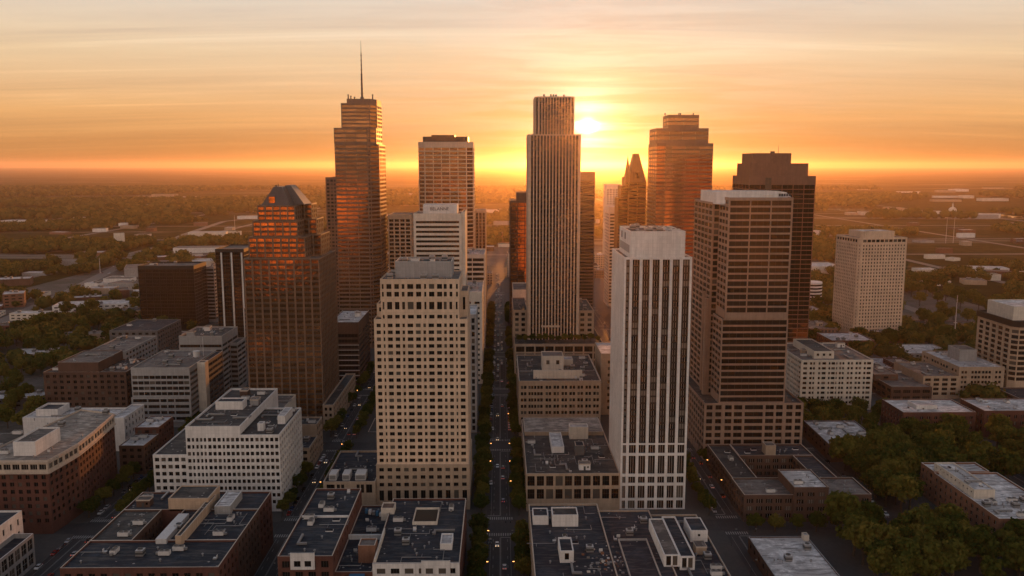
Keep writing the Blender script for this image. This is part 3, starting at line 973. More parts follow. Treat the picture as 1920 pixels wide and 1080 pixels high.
def banded_tower():
    b = Bld('office_tower', 'brown granite tower with long horizontal window bands and a pale sloped roof box', 'office tower', 155, 540)
    x0, x1 = 135.6, 173.9
    f1 = [-1.0, 12, -.7, 12, -.7, 12, -1.0]
    f2 = [-.7, 37, -.7]
    ztop = 160.4
    zs = 88.0
    b.mass('shaft', rp(x0 - 1.6, x1 + .4, 505.4, 527), 35, zs, [S(cols=f2, fl=3.9, wh=2.8, nm=9, base=.8, top=.3, d=.5, mg=0), S(bay=7, ww=6.4, fl=3.9, wh=2.35, nm=2, base=.8, top=.3), None, S(bay=7, ww=6.2, fl=3.9, wh=2.3, nm=3)], PINK, None, par=0)
    b.mass('upper_shaft', rp(x0, x1, 505, 527), zs, ztop, [S(cols=f1, fl=3.95, wh=2.85, nm=3, base=3.4, top=1.4, d=.5, mg=0), S(bay=7, ww=6.4, fl=3.95, wh=2.8, nm=2), None, S(bay=7, ww=6.2, fl=3.95, wh=2.4, nm=3)], PINK, GRAVEL, par=.6, cap=PINK)
    side = S(bay=9.2, ww=8.4, fl=3.95, wh=2.8, nm=4, base=.8, top=.9, d=.5, frame=DFRAME)
    b.mass('side_block', rp(131.6, 178.2, 527, 577), 35, 156.4, [S(bay=4.2, ww=3.0, fl=3.95, wh=2.8, nm=1, base=.8, top=.9)] * 2 + [None, side], PINK, GRAVEL, par=.8, cap=PINK)
    fin = MB()
    fin.box(130.2, 131.5, 538, 540, 35, 100, PINK); fin.box(129.0, 131.4, 526.8, 530, 35, 97, PINK); fin.box(178.3, 180.2, 527.2, 533, 35, 148, PINK)
    b.child('corner_fin', fin)
    r = MB()
    px0, px1, _, _, pz = rect(1368, 1484, 358, 512, 0)
    z0 = ztop + .05
    r.face([(px0, 512, z0), (px1 - 8, 512, z0), (px1 - 8, 512, pz), (px0, 512, pz)], WHITE)
    r.face([(px1 - 8, 512, z0), (px1 + 1, 514, z0), (px1 - 1, 518, pz - 1), (px1 - 8, 512, pz)], WHITE)
    r.face([(px1 + 1, 514, z0), (px1 + 1, 560, z0), (px1 - 1, 556, pz - 1), (px1 - 1, 518, pz - 1)], WHITE)
    r.face([(px0 - 6, 560, z0 - 4), (px0 - 6, 520, z0 - 4), (px0 - 6, 520, pz - .6), (px0 - 6, 560, pz - .6)], WHITE)
    r.face([(px0 - 6, 520, z0 - 4), (px0, 512, z0 - 4), (px0, 512, pz), (px0 - 6, 520, pz - .6)], WHITE)
    r.face([(px0, 512, pz), (px1 - 8, 512, pz), (px1 - 1, 518, pz - 1), (px1 - 1, 556, pz - 1), (px0 - 6, 560, pz - .6), (px0 - 6, 520, pz - .6)], MEMBR)
    r.face([(px1 + 1, 560, z0 - 4), (px0 - 6, 560, z0 - 4), (px0 - 6, 560, pz - .6), (px1 - 1, 556, pz - 1)], WHITE)
    ob = b.child('penthouse', r)
    lv = MB()
    for k in range(5):
        lv.box(px1 - 7.4 + k * 1.6, px1 - 6.4 + k * 1.6, 511.86 + .22 * k * 1.6, 511.99 + .22 * k * 1.6 + .5, z0 + 1.0, z0 + 2.6, DMETAL)
    lv.box(px1 - 17, px1 - 11, 511.9, 511.997, z0 + .9, z0 + 1.5, CREAM)
    b.child('louvre', lv)
    pod = [-.9, 2.6, -1.2, 2.6, -1.5, 2.9, -.9, 3.6, -1.0, 7.8, -1.0, 3.6, -.9, 2.9, -1.5, 2.7, -1.2, 2.5, -.9]
    b.mass('podium', rp(124.8, 185.6, 503.6, 580), 0, 35.2, [S(cols=pod, fl=4.6, wh=3.0, nm=2, base=5, top=.6, d=.7, mg=0), S(bay=6, ww=4.6, fl=4.6, wh=3, nm=2), None, S(bay=6, ww=4.4, fl=4.6, wh=3, nm=2)], PINK, TAR2, par=.9, cap=PINK)
    clutter(b, b.roofs[-1][0], b.roofs[-1][1], 35.2, 6, 4, ['roof_vent'], avoid=[(155, 545, 26)])
    b.finish()


def bronze_tower():
    b = Bld('stepped_tower', 'dark bronze stepped tower with a twin peaked roof and gold reflections', 'office tower', -146, 600)
    g = GLASSB

    def sp(bay=5.4, **k): return S(bay=bay, ww=bay - .95, fl=3.75, wh=2.25, nm=4, base=.6, top=.5, d=.55, ds=.3, sp=BRONZE, glass=g, mg=.25, fm=.14, frame=DFRAME, **k)
    lo = S(bay=5.4, ww=4.4, fl=3.75, wh=2.25, nm=4, base=6, top=.5, d=.55, ds=.3, sp=BRONZE, glass=g, mg=.25, fm=.14, frame=DFRAME)
    x0, x1 = -171.6, -121.0
    b.mass('shaft', rp(x0, x1, 570, 628), 0, 117.5, [lo, lo, None, None], PIER, GRAVEL, par=.5, cap=BRONZE)
    z = 117.5
    X0, X1, _, _, z1 = rect(465, 572, 446, 572, 0)
    b.mass('step_block', rp(X0, X1, 572, 590), z, z1, sp(), PIER, GRAVEL, par=.5, cap=BRONZE)
    b.mass('step_block', rp(X0 + 1, -123.2, 590, 620), z, z1 + .4, [sp(), sp(), None, None], PIER, GRAVEL, par=.5, cap=BRONZE)
    X0b, X1b, _, _, z2 = rect(473, 558, 416, 574, 0)
    b.mass('step_block', rp(X0b, X1b, 574, 593), z1, z2, sp(), PIER, GRAVEL, par=.5, cap=BRONZE)
    b.mass('step_block', rp(X0b + 1, -126.6, 593, 616), z1, z2 + .4, [sp(), sp(), None, None], PIER, GRAVEL, par=.5, cap=BRONZE)
    X0c, X1c, _, _, z3 = rect(482, 553, 386, 577, 0)
    b.mass('step_block', rp(X0c, X1c, 577, 596), z2, z3, sp(), PIER, GRAVEL, par=.3, cap=BRONZE)
    b.mass('step_block', rp(X0c + 2, -130.4, 596, 613), z2, z3 + .3, [sp(), sp(), None, None], PIER, GRAVEL, par=.3, cap=BRONZE)
    # two steep prisms side by side
    r1 = MB()

    def peak(mb, xa, xb, ya, yb, xt0, xt1, yt0, yt1, z0, zt, m):
        bt = [(xa, ya, z0), (xb, ya, z0), (xb, yb, z0), (xa, yb, z0)]
        tp = [(xt0, yt0, zt), (xt1, yt0, zt), (xt1, yt1, zt), (xt0, yt1, zt)]
        for k in range(4):
            j = (k + 1) % 4
            mb.face([bt[k], bt[j], tp[j], tp[k]], m)
        mb.face(tp, m)
    zt = atY(520, 350, 584)[1]
    xa, xb = atY(490, 385, 579)[0], atY(544, 385, 579)[0]
    xt0, xt1 = atY(513, 350, 584)[0], atY(528, 350, 584)[0]
    peak(r1, xa, xb, 579, 600, xt0, xt1, 584, 597, z3 + .3, zt, ROOFM)
    b.child('peak_roof', r1)
    d = MB()
    d.box(xt0 - 2.4, xt0 + 1.6, 579.6, 584, z3 + 1.6, z3 + 6, GLASSB)
    d.box(xt0 + 1, xt0 + 1.8, 585, 586, zt, zt + 1.2, DMETAL); d.box(xt0 + 2.2, xt0 + 2.5, 587, 587.5, zt, zt + 2, DMETAL)
    b.child('dormer', d)
    r2 = MB()
    zt2 = atY(541, 347, 596)[1]
    xa, xb = atY(532, 385, 592)[0], atY(572, 385, 592)[0]
    xt0, xt1 = atY(536, 347, 596)[0], atY(546, 347, 596)[0]
    peak(r2, xa, xb, 590, 612, xt0, xt1, 594, 608, z3 + .3, zt2, ROOFM)
    b.child('peak_roof', r2)
    b.mass('podium', rp(-121.0, -113.6, 566, 655), 0, 17, [S(), S(bay=6, ww=4, fl=4.5, wh=2.6, nm=2), None, None], TAN, TAR2, par=1.2, cap=TRIM)
    b.finish()


ROOFM = wall_mat('slate_coloured_metal', (0.12, 0.09, 0.075), rough=0.35)


def antenna_tower():
    b = Bld('office_tower', 'tallest brown glass tower topped by a thin antenna mast', 'office tower', -137, 855)
    sp = S(bay=11, ww=10.3, fl=4.0, wh=2.3, nm=7, base=4, top=.8, d=.4, glass=GLASSB, mg=.3)
    sb = S(bay=9, ww=8.5, fl=4.0, wh=2.3, nm=5, base=4, top=.8, d=.4, glass=GLASSB, mg=.3)
    poly = [(-158, 830), (-126.5, 830), (-124.2, 832), (-117.4, 844), (-116.0, 880), (-158, 880)]
    b.mass('shaft', poly, 0, 200, [sp, sb, sb, sb, None, None], BROWN, None, par=.1)
    up = S(bay=11, ww=10.3, fl=4.0, wh=2.4, nm=7, base=1, top=.8, d=.4, glass=GLASSB, mg=.3)
    b.mass('shoulder', [(-158.2, 829.8), (-126.5, 829.8), (-124.0, 831.9), (-119.5, 842), (-118.5, 876), (-158.2, 880)], 200.2, 214.5, [up, up, up, up, None, None], BROWN, GRAVEL, par=.6, cap=BROWN)
    x0, x1, _, _, z1 = rect(639, 693, 194, 836, 0)
    b.mass('upper_block', [(x0, 836), (x1, 836), (x1 + 5.2, 848), (x1 + 6.5, 872), (x0, 872)], 214.5, z1, [S(bay=14, ww=13.5, fl=4, wh=2.4, nm=5, base=1, top=1.2, glass=GLASSB)] * 3 + [None, None], BROWN, GRAVEL, par=.4, cap=BROWN)
    x0b, _, _, _, z2 = rect(650, 693, 186, 838, 0)
    b.mass('top_block', [(x0b, 838), (x1 - .1, 838), (x1 + 5, 849), (x1 + 6.2, 870), (x0b, 870)], z1, z2, None, BROWN, GRAVEL, par=.4, cap=BROWN)
    m = MB()
    ax, az = atY(679, 185, 850)
    _, zt = atY(679, 76, 850)
    m.cyl(ax, 850, z2, z2 + 3, 2.2, 1.6, DMETAL, 8)
    H = zt - z2
    m.cyl(ax, 850, z2 + 3, z2 + H * .45, 1.05, .8, DMETAL, 6)
    m.cyl(ax, 850, z2 + H * .45, z2 + H * .8, .62, .4, DMETAL, 6)
    m.cyl(ax, 850, z2 + H * .8, zt, .26, .10, DMETAL, 6)
    for k in range(9):
        zz = z2 + 6 + k * H * .08
        m.box(ax - 1.3 + .06 * k, ax + 1.3 - .06 * k, 849.6, 850.4, zz, zz + .5, DMETAL, bottom=True)
    b.child('antenna_mast', m)
    for k, (px_, h) in enumerate(((653, 4), (657, 3), (697, 4.5), (662, 2.5))):
        x, _ = atY(px_, 186, 842)
        mm = MB(); mm.cyl(x, 842 + k * 3, z2 + .4, z2 + h, .7, .5, DMETAL, 6); mm.cyl(x, 842 + k * 3, z2 + h, z2 + h + .8, 1.0, .6, DMETAL, 6)
        b.child('roof_mast', mm)
    b.finish()


def grid_tower():
    b = Bld('office_tower', 'broad tower with a pale square grid facade and chamfered corners', 'office tower', -65, 925)
    x0, x1, _, _, z = rect(783, 887, 267, 900, 0)
    c = 7
    poly = [(x0 + c, 900), (x1 - c, 900), (x1, 906), (x1, 950), (x1 - c, 956), (x0 + c, 956), (x0, 950), (x0, 906)]
    sp = S(bay=8.6, ww=7.9, fl=4.2, wh=3.0, nm=2, base=5, top=5.5, d=.5, mg=.3, glass=GLASSB, fm=.12)
    b.mass('shaft', poly, 0, z, [sp, sp, sp, None, None, None, None, sp], PALE, GRAVEL, par=.6, cap=PALE)
    top = MB()
    ribs = [(-.1)]
    q0, q1, _, _, zq = rect(792, 877, 256, 904, 0)
    b.mass('penthouse', [(q0 + 3, 905), (q1 - 3, 905), (q1, 908), (q1, 945), (q0, 945), (q0, 908)], z, zq - .6, None, DBROWN, GRAVEL, par=.6, cap=BROWN)
    b.mass('penthouse', rp(q0 + 9, q1 - 14, 909, 940), zq - .6, zq + 1.5, None, DBROWN, GRAVEL, par=.3, cap=BROWN)
    b.finish()


def sign_tower():
    b = Bld('office_tower', 'pale banded office tower with a lettered white sign box on its roof', 'office tower', -50, 720)
    x0, x1, _, _, z = rect(775, 865, 402, 700, 0)
    sp = S(bay=50, ww=48, fl=3.9, wh=1.9, nm=16, base=5, top=5.2, d=.5, mg=1.2)
    b.mass('shaft', rp(x0, x1, 700, 742), 0, z, [sp, None, None, None], CREAM, GRAVEL, par=.7, cap=CREAM)
    b.mass('side_fin', rp(x1, x1 + 3, 702, 738), 0, z + 1.5, None, CREAM, None, par=.5)
    q0, q1, _, _, zq = rect(793, 857, 385, 704, 0)
    b.mass('sign_box', rp(q0, q1, 704, 730), z, zq, None, WHITE, MEMBR, par=.5, cap=WHITE)
    cu = bpy.data.curves.new('sign_lettering', 'FONT')
    cu.body = 'BELANNE'
    cu.size = 3.7
    cu.extrude = .08
    cu.align_x = 'CENTER'
    cu.align_y = 'CENTER'
    cu.materials.append(DMETAL)
    tmp = bpy.data.objects.new("tmp_text", cu); COL.objects.link(tmp); bpy.context.view_layer.update()
    me = bpy.data.meshes.new_from_object(tmp.evaluated_get(bpy.context.evaluated_depsgraph_get())); bpy.data.objects.remove(tmp)
    t = bpy.data.objects.new("sign_lettering", me)
    COL.objects.link(t)
    t.parent = b.root
    t.location = (atY(824, 394, 704)[0] - b.ox, 703.9 - b.oy, (z + zq) / 2 + .6)
    t.rotation_euler = (math.pi / 2, 0, 0)
    cu.offset = .06
    b.finish()


def fluted_tower():
    b = Bld('office_tower', 'tall central tower with pale vertical ribs and a narrower top in front of the sun', 'office tower', 45, 727)
    x0, x1, _, _, z = rect(990, 1090, 254, 705, 0)

    def fl(n, edge=.8, **k):
        p = [-edge]
        for i in range(n): p += [1.75, -1.0]
        p[-1] = -edge
        return S(cols=p, fl=4.0, wh=2.6, nm=1, base=.5, top=1.0, d=.9, ds=.7, sp=SPAND, mg=0, glass=GLASSK, **k)
    c = 1.8
    poly = [(x0 + c, 705), (x1 - c, 705), (x1, 705 + c), (x1, 747), (x0, 747), (x0, 705 + c)]
    b.mass('shaft', poly, 24, z, [fl(15), None, fl(15), None, fl(15), None], PINKW, GRAVEL, par=1.0, cap=PINKW)
    band = MB()
    band.box(x0 + 11.5, x0 + 27, 704.75, 704.997, 45, 46.6, PINKW, bottom=True)
    b.child('lintel_band', band)
    q0, q1, _, _, zq = rect(1003, 1078, 182, 708, 0)
    c = 3.2
    poly = [(q0 + c, 708), (q1 - c, 708), (q1, 708 + c), (q1, 744), (q0, 744), (q0, 708 + c)]
    b.mass('upper_block', poly, z, zq, [fl(11), fl(1), fl(13), None, fl(13), fl(1)], PINKW, GRAVEL, par=.6, cap=PINKW)
    for k, px_ in enumerate((1020, 1033, 1038, 1043, 1058)):
        x, _ = atY(px_, 182, 716)
        m = MB(); m.cyl(x, 716 + k, zq, zq + 2.2, .8, .6, DMETAL, 6); m.cyl(x, 716 + k, zq + 2.2, zq + 3.0, 1.0, .5, DMETAL, 6)
        b.child('roof_mast', m)
    wing = S(bay=5, ww=2.8, fl=4.4, wh=2.5, nm=2, base=.6, top=1.4, d=.5)
    l0, l1, _, _, lz = rect(962, 990, 583, 716, 0)
    b.mass('side_wing', rp(l0, x0, 716, 785), 24, lz, [wing, None, None, None], TAN, TAR2, par=.8)
    clutter(b, b.roofs[-1][0], b.roofs[-1][1], lz, 5, 8, ['roof_vent', 'cooling_unit'])
    r0, r1, _, _, rz = rect(1089, 1114, 584, 716, 0)
    b.mass('side_wing', rp(x1, r1, 716, 780), 24, rz, [wing, wing, None, None], TAN, TAR2, par=.8)
    clutter(b, b.roofs[-1][0], b.roofs[-1][1], rz, 6, 9, ['roof_vent', 'cooling_unit'])
    p0, p1, _, _, pz = rect(965, 1132, 647, 684, 0)
    b.mass('podium', rp(p0, p1, 684, 788), 0, pz, [S(bay=8, ww=6.8, fl=5.5, wh=4.2, nm=3, base=4, top=1.5)] * 2 + [None, None], TAN, TAR2, par=.9)
    FLUT['z'] = pz; FLUT['x'] = (p0, p1)
    b.finish()


FLUT = {}
PINKW = wall_mat('pale_pink_granite', (0.64, 0.46, 0.33))
for f in (beige_tower, white_tower, banded_tower, bronze_tower, antenna_tower, grid_tower, sign_tower, fluted_tower):
    f()
def gold_tower():
    b = Bld('office_tower', 'wide stepped glass tower to the right of the sun with gold reflections', 'office tower', 160, 880)
    sp = S(bay=13, ww=12.6, fl=4.0, wh=2.5, nm=9, base=3, top=2.5, d=.35, glass=GLASSB, mg=.2, fm=.12)
    x0, x1, _, _, z = rect(1234, 1340, 269, 850, 0)
    cx0 = atY(1262, 269, 850)[0]; cx1 = atY(1311, 269, 850)[0]
    b.mass('shaft', [(x0, 856), (x0 + 8, 852), (cx0, 852), (cx0, 855), (x1, 855), (x1, 905), (x0, 905)], 0, z, [sp, sp, None, sp, None, None, sp], BROWN, GRAVEL, par=.4, cap=BROWN)
    a0, a1, _, _, za = rect(1231, 1329, 241, 858, 0)
    b.mass('upper_block', [(a0, 858), (a1, 858), (a1, 898), (a0, 898)], z, za, [sp, None, None, sp], BROWN, GRAVEL, par=.4, cap=BROWN)
    c0, c1, _, _, zc = rect(1254, 1311, 216, 862, 0)
    b.mass('top_block', rp(c0, c1, 862, 892), za, zc, [sp, None, None, sp], BROWN, GRAVEL, par=.4, cap=BROWN)
    for k, px_ in enumerate((1247, 1273, 1276, 1300)):
        x, _ = atY(px_, 216, 866)
        m = MB(); m.cyl(x, 866, zc, zc + 1.6, .7, .5, DMETAL, 6); m.cyl(x, 866, zc + 1.6, zc + 2.4, .9, .5, DMETAL, 6)
        b.child('roof_mast', m)
    b.finish()


def spire_tower():
    b = Bld('office_tower', 'orange lit tower ending in a sharp spire and a cut pyramid', 'office tower', 165, 1020)
    sp = S(bay=8, ww=7.4, fl=4.2, wh=2.2, nm=2, base=3, top=.6, d=.5, glass=GLASSK, mg=.3)
    x0, x1, _, _, z = rect(1180, 1212, 341, 1000, 0)
    w0 = atY(1158, 400, 1004)[0]
    zl = atY(1158, 400, 1004)[1]
    b.mass('shaft', rp(x0 - .5, x1, 1000, 1036), 0, z, [sp, None, None, None], COPPER, None, par=.2)
    # curved side wing, narrowing upwards
    zs = [0, zl, zl + 18, zl + 32, zl + 42]
    xs = [w0, w0, w0 + 3.5, w0 + 8.5, w0 + 12.5]
    lv = S(bay=8, ww=7.4, fl=4.2, wh=2.2, nm=2, base=.4, top=.3, d=.5, glass=GLASSK, mg=.3)
    for k in range(4):
        b.mass('side_wing', rp(xs[k], x0 - .5, 1003 + .1 * k, 1032), zs[k], zs[k + 1], [lv, None, None, None], COPPER, GRAVEL, par=.2, cap=COPPER)
    m = MB()
    sx, st = atY(1178, 290, 1006)
    zb = zs[-1] + .2
    base = [(xs[-1] - 4, 1002.5, zb - 6), (x0 + 3, 1002.5, zb - 6), (x0 + 3, 1022, zb - 6), (xs[-1] - 4, 1022, zb - 6)]
    for k in range(4):
        m.face([base[k], base[(k + 1) % 4], (sx, 1009, st)], COPPER)
    b.child('spire', m)
    m = MB()
    t0, zt = atY(1189, 288, 1010)
    t1, _ = atY(1199, 288, 1010)
    bt = [(x0, 1001, z + .2), (x1, 1001, z + .2), (x1, 1035, z + .2), (x0, 1035, z + .2)]
    tp = [(t0, 1013, zt), (t1, 1013, zt), (t1, 1023, zt), (t0, 1023, zt)]
    for k in range(4):
        j = (k + 1) % 4
        m.face([bt[k], bt[j], tp[j], tp[k]], COPPER)
    m.face(tp, COPPER)
    b.child('pyramid_roof', m)
    m = MB()
    gx0, gz0 = atY(1190, 336, 1001); gx1, gz1 = atY(1199, 322, 1003)
    m.box(gx0, gx1, 1000.9, 1012, gz0, gz1, COPPER); m.box(gx0 + 1.6, gx1 - 1.6, 1000.6, 1000.897, gz0 + 2, gz1 - 2, GLASSK)
    b.child('dormer', m)
    b.finish()


def back_brown():
    b = Bld('office_tower', 'dark brown stepped tower with thin pale grid lines behind the banded tower', 'office tower', 225, 725, minz=60)
    x0, x1, _, _, z = rect(1405, 1530, 331, 700, 0)
    sp = S(bay=9.5, ww=9.1, fl=3.9, wh=3.3, nm=2, base=2, top=7, d=.3, glass=GLASSK, mg=.3, fm=.1)
    b.mass('shaft', rp(x0, x1, 700, 750), 0, z, [sp, None, None, sp], REDBROWN, GRAVEL, par=.4, cap=REDBROWN)
    a0, a1, _, _, za = rect(1408, 1516, 307, 704, 0)
    b.mass('upper_block', rp(a0, a1, 704, 745), z, za, None, REDBROWN, GRAVEL, par=.4, cap=REDBROWN)
    c0, c1, _, _, zc = rect(1412, 1484, 288, 708, 0)
    b.mass('top_block', rp(c0, c1, 708, 740), za, zc, None, REDBROWN, GRAVEL, par=.4, cap=REDBROWN)
    m = MB()
    for px_ in (1441,):
        x, _ = atY(px_, 333, 700)
        m.box(x - 2.5, x + 2.5, 699.6, 699.997, 60, z - 1, BRONZE)
    b.child('corner_fin', m)
    m = MB()
    ax = atY(1459, 288, 720)[0]
    m.cyl(ax, 720, zc, zc + 7, .25, .1, DMETAL, 6)
    b.child('roof_mast', m)
    m = MB()
    ax = atY(1449, 288, 715)[0]
    m.box(ax - 1.6, ax - .2, 715, 717, zc, zc + 2, DMETAL); m.box(ax + .2, ax + 1.6, 715, 717, zc, zc + 2, DMETAL)
    b.child('cooling_unit', m)
    b.finish()


def rot_rect(cx, cy_, L, W, ang):
    """corner nearest the camera, left face length L, right face length W"""
    c, s = math.cos(ang), math.sin(ang)
    return [(cx, cy_), (cx + W * c, cy_ + W * s), (cx + W * c - L * s, cy_ + W * s + L * c), (cx - L * s, cy_ + L * c)]


def right_beige():
    x, z = atY(1612, 446, 880)
    b = Bld('office_tower', 'turned beige tower of many small windows standing alone at the right', 'office tower', x, 900)
    p = rot_rect(x, 880, 46, 54, R_(8))
    p = [(p[0][0] + 2.5, p[0][1] + .4), p[1], p[2], p[3], (p[0][0] - .4, p[0][1] + 2.5)]
    sp = S(bay=3.3, ww=1.5, fl=3.55, wh=1.9, nm=1, base=5, top=.4, d=.5, mg=1.2)
    tp = S(bay=5, ww=4.2, fl=5, wh=3.2, nm=3, base=.6, top=1.4, d=.5, mg=1.2)
    b.mass('shaft', p, 0, z - 6.4, [sp, sp, None, sp, sp], BEIGE, None, par=0)
    b.mass('top_storey', p, z - 6.4, z - .7, [tp, tp, None, tp, None], BEIGE, GRAVEL, par=.8, cap=BEIGE)
    q = inset(p, 9)
    b.mass('penthouse', q, z - .7, z + 5.5, None, BEIGE, MEMBR, par=.5, cap=CREAM)
    b.finish()


def right_grid():
    x, z = atY(1903, 606, 641)
    b = Bld('office_block', 'office block at the right edge with pale window grid and dark cornice', 'office block', x, 660)
    yb = 692
    sp = S(bay=8.2, ww=6.0, fl=4.2, wh=2.9, nm=2, base=13, top=5.2, d=.8, mg=1.0)
    sr = S(bay=14, ww=13.4, fl=4.2, wh=2.8, nm=5, base=13, top=5.2, d=.6, mg=.3)
    poly = [(x, 645), (x + 4, 641), (x + 48, 641), (x + 48, yb), (x, yb)]
    b.mass('body', poly, 0, z, [sr, sr, None, None, sp], SAND, TAR2, par=.2)
    b.mass('cornice', [(x - .8, 644), (x + 3.4, 640), (x + 48.8, 640), (x + 48.8, yb + .8), (x - .8, yb + .8)], z - 3.2, z + .2, None, BLACK, TAR2, par=1.4, cap=DBROWN)
    q0, _ = atY(1856, 572, 652)
    pz = z + 10.5
    b.mass('penthouse', rp(x + 5, x + 44, 652, 688), z, pz, None, CREAM, MEMBR, par=.6, cap=CREAM)
    for k in range(3):
        pass
    b.finish()
    c = Bld('car_park', 'dark low slab below the grid fronted office block at the right edge', 'car park', x, 645)
    c.mass('body', rp(x - 12, x + 46, 606, 639.9), 0, 8, [S(bay=9, ww=8, fl=3.5, wh=1.4, base=.6, top=.3, glass=SPAND)] * 4, BRICK2, TAR, par=1)
    c.finish()


def simple(name, label, cat, front, Yf, Yb, wm, roof, spec, side='same', group=None, k=0, par=.9, cap=None, seed=0, z0=0, xr=None, kinds=None, minz=0, avoid=()):
    x0, x1, _, _, z = rect(front[0], front[1], front[2], Yf, Yb)
    b = Bld(name, label, cat, (x0 + x1) / 2, (Yf + Yb) / 2, group, minz=minz)
    sd = spec if side == 'same' else side
    b.mass('body', rp(x0, x1, Yf, Yb), z0, z, [spec, sd, None, sd], wm, roof, par=par, cap=cap)
    if k: clutter(b, b.roofs[-1][0], b.roofs[-1][1], z, k, seed + 100, kinds, avoid)
    return b, (x0, x1, Yf, Yb, z)


def city_rows():
    rib = lambda **k: S(**{**dict(bay=30, ww=29, fl=3.9, wh=2.1, nm=12, base=3, top=1.6, d=.4, mg=.4), **k})
    # left of the bronze tower
    b, r = simple('office_block', 'black glass office block with fiery reflections left of the finned tower', 'office block', (258, 363, 501), 930, 970, BLACK, GRAVEL,
                  S(bay=8, ww=7.6, fl=3.9, wh=3.4, nm=4, base=6, top=4, d=.2, glass=GLASSK, frame=DFRAME, mg=.3), k=4, par=1.6, cap=BRONZE)
    x0, x1, Y0, Y1, z = r
    m = MB(); ex, ez = atY(308, 598, 929); 
    m.cyl(0, 0, 0, .3, 2.2, 2.2, REDS, 14)
    o = m.build('red_emblem', b.root, (ex - b.ox, 929.9 - b.oy, ez)); o.rotation_euler = (math.pi / 2, 0, 0); o.scale = (1.6, 1, 1)
    b.finish()
    b, r = simple('office_tower', 'black glass tower with four white vertical fins left of the bronze tower', 'office tower', (403, 457, 469), 850, 900, BLACK, GRAVEL,
                  S(bay=14, ww=13.6, fl=3.9, wh=3.2, nm=6, base=2, top=3, d=.25, glass=GLASSK, mg=.2), par=1.2, cap=BRONZE)
    x0, x1, Y0, Y1, z = r
    for px_ in (415, 434, 453):
        m = MB(); xx = atY(px_, 475, 850)[0]
        m.box(xx - .7, xx + .7, 849.1, 849.997, 0, z - 2.5, WHITE)
        b.child('white_fin', m)
    b.finish()
    b, r = simple('office_block', 'grey ribbed block standing between the two black glass buildings', 'office block', (385, 401, 502), 975, 1010, GREY, GRAVEL, rib(bay=6, ww=5.6, nm=1), k=3)
    b.finish()
    # grey and brick offices
    b, r = simple('office_block', 'grey banded office block with a blank top and stair shaft', 'office block', (245, 355, 692), 575, 632, GREY, GRAVEL,
                  S(cols=[-.6, 6, -.4, 6, -.4, 6, -.4, 6, -.4, 6, -.4, 6, -.4, 6, -.4, 6, -.4, 6, -.4, 6, -.6], fl=3.7, wh=2.3, nm=1, base=22, top=5, d=.6, mg=.2), side=rib(bay=20, ww=19, base=5, top=3), k=14, seed=3)
    x0, x1, Y0, Y1, z = r
    lw = S(cols=[-1.2, 11, -.8, 9, -.8, 5, -.8, 5, -.8, 11, -1.4], fl=4.1, wh=2.2, nm=3, base=.5, top=.3, d=.7, mg=0)
    b.mass('lower_front', rp(x0 - .3, x1 + .3, 573.6, 575), 4, 21.8, [lw, None, None, None], GREY, None, par=0, cap=GREY)
    b.mass('stair_shaft', rp(x1, x1 + 5.5, 590, 597), 0, z + .6, None, CREAM, GRAVEL, par=.4, cap=CREAM)
    b.mass('rear_wing', rp(x1, x1 + 4.5, 597, 632), 0, z - .5, [None, rib(bay=12, ww=11.6, nm=5), None, None], DGREY, TAR, par=.4)
    m = MB(); m.cyl(x1 - 4, 615, z, z + 14, .25, .15, WMETAL, 6); m.cyl(x1 - 8, 612, z, z + 4.5, 2.4, 2.4, WMETAL, 12)
    b.child('roof_tank', m)
    b.finish()
    b, r = simple('office_block', 'taller grey banded office behind the block with the stair shaft', 'office block', (335, 416, 633), 650, 690, GREY, TAR2, rib(bay=14, ww=13.6, nm=6, top=6), k=8, par=1.2, seed=5)
    x0, x1, Y0, Y1, z = r
    b.mass('step_block', rp(x1, x1 + 6, 668, 690), 0, z - 9, [rib(bay=14, ww=13.6)] * 2 + [None, None], GREY, TAR2)
    b.finish()
    br = S(bay=4.6, ww=2.4, fl=3.9, wh=2.0, nm=2, base=4, top=6, d=.4)
    b, r = simple('brick_block', 'dark brick office block with stepped top left of the grey banded office', 'office block', (108, 184, 681), 600, 640, BRICK2, GRAVEL, br, k=3, seed=6, par=.6)
    x0, x1, Y0, Y1, z = r
    l0, l1, _, _, lz = rect(81, 236, 700, 598, 0)
    b.mass('lower_wing', rp(l0, l1, 598, 640), 0, lz, [S(bay=4.6, ww=2.4, fl=3.9, wh=2.0, nm=2, base=4, top=1.2, d=.4)] * 4, BRICK2, TAR2, par=.9)
    clutter(b, b.roofs[-1][0], b.roofs[-1][1], lz, 7, 77, None, [((x0 + x1) / 2, 620, 20)])
    b.mass('rear_hall', rp(x0 + 2, x1 + 2, 640, 700), 0, z - 1, [None, S(bay=6, ww=4, fl=4, wh=2, base=4)] + [None] * 2, GREY, GRAVEL, par=.8)
    clutter(b, b.roofs[-1][0], b.roofs[-1][1], z - 1, 8, 78)
    b.finish()
    b, r = simple('low_hall', 'long dark roofed hall below the black glass block', 'hall', (205, 295, 622), 790, 850, DGREY, TAR, S(bay=6, ww=3, fl=4, wh=2, base=1), k=2)
    b.finish()
    # brown office by the left avenue
    b, r = simple('office_block', 'brown brick office with thin white floor lines on the left avenue', 'office block', (618, 672, 606), 680, 738, BRICK2, MEMBR,
                  S(bay=24, ww=23.4, fl=4.3, wh=2.6, nm=8, base=5, top=9, d=.4, frame=DMETAL), k=9, seed=9, par=.8, cap=TRIM)
    x0, x1, Y0, Y1, z = r
    m = MB()
    for k in range(8):
        zz = 6 + k * 4.2
        m.box(x0 - .1, x1 + .1, 679.7, 679.997, zz, zz + .35, WHITE, bottom=True)
    b.child('floor_line', m)
    b.finish()
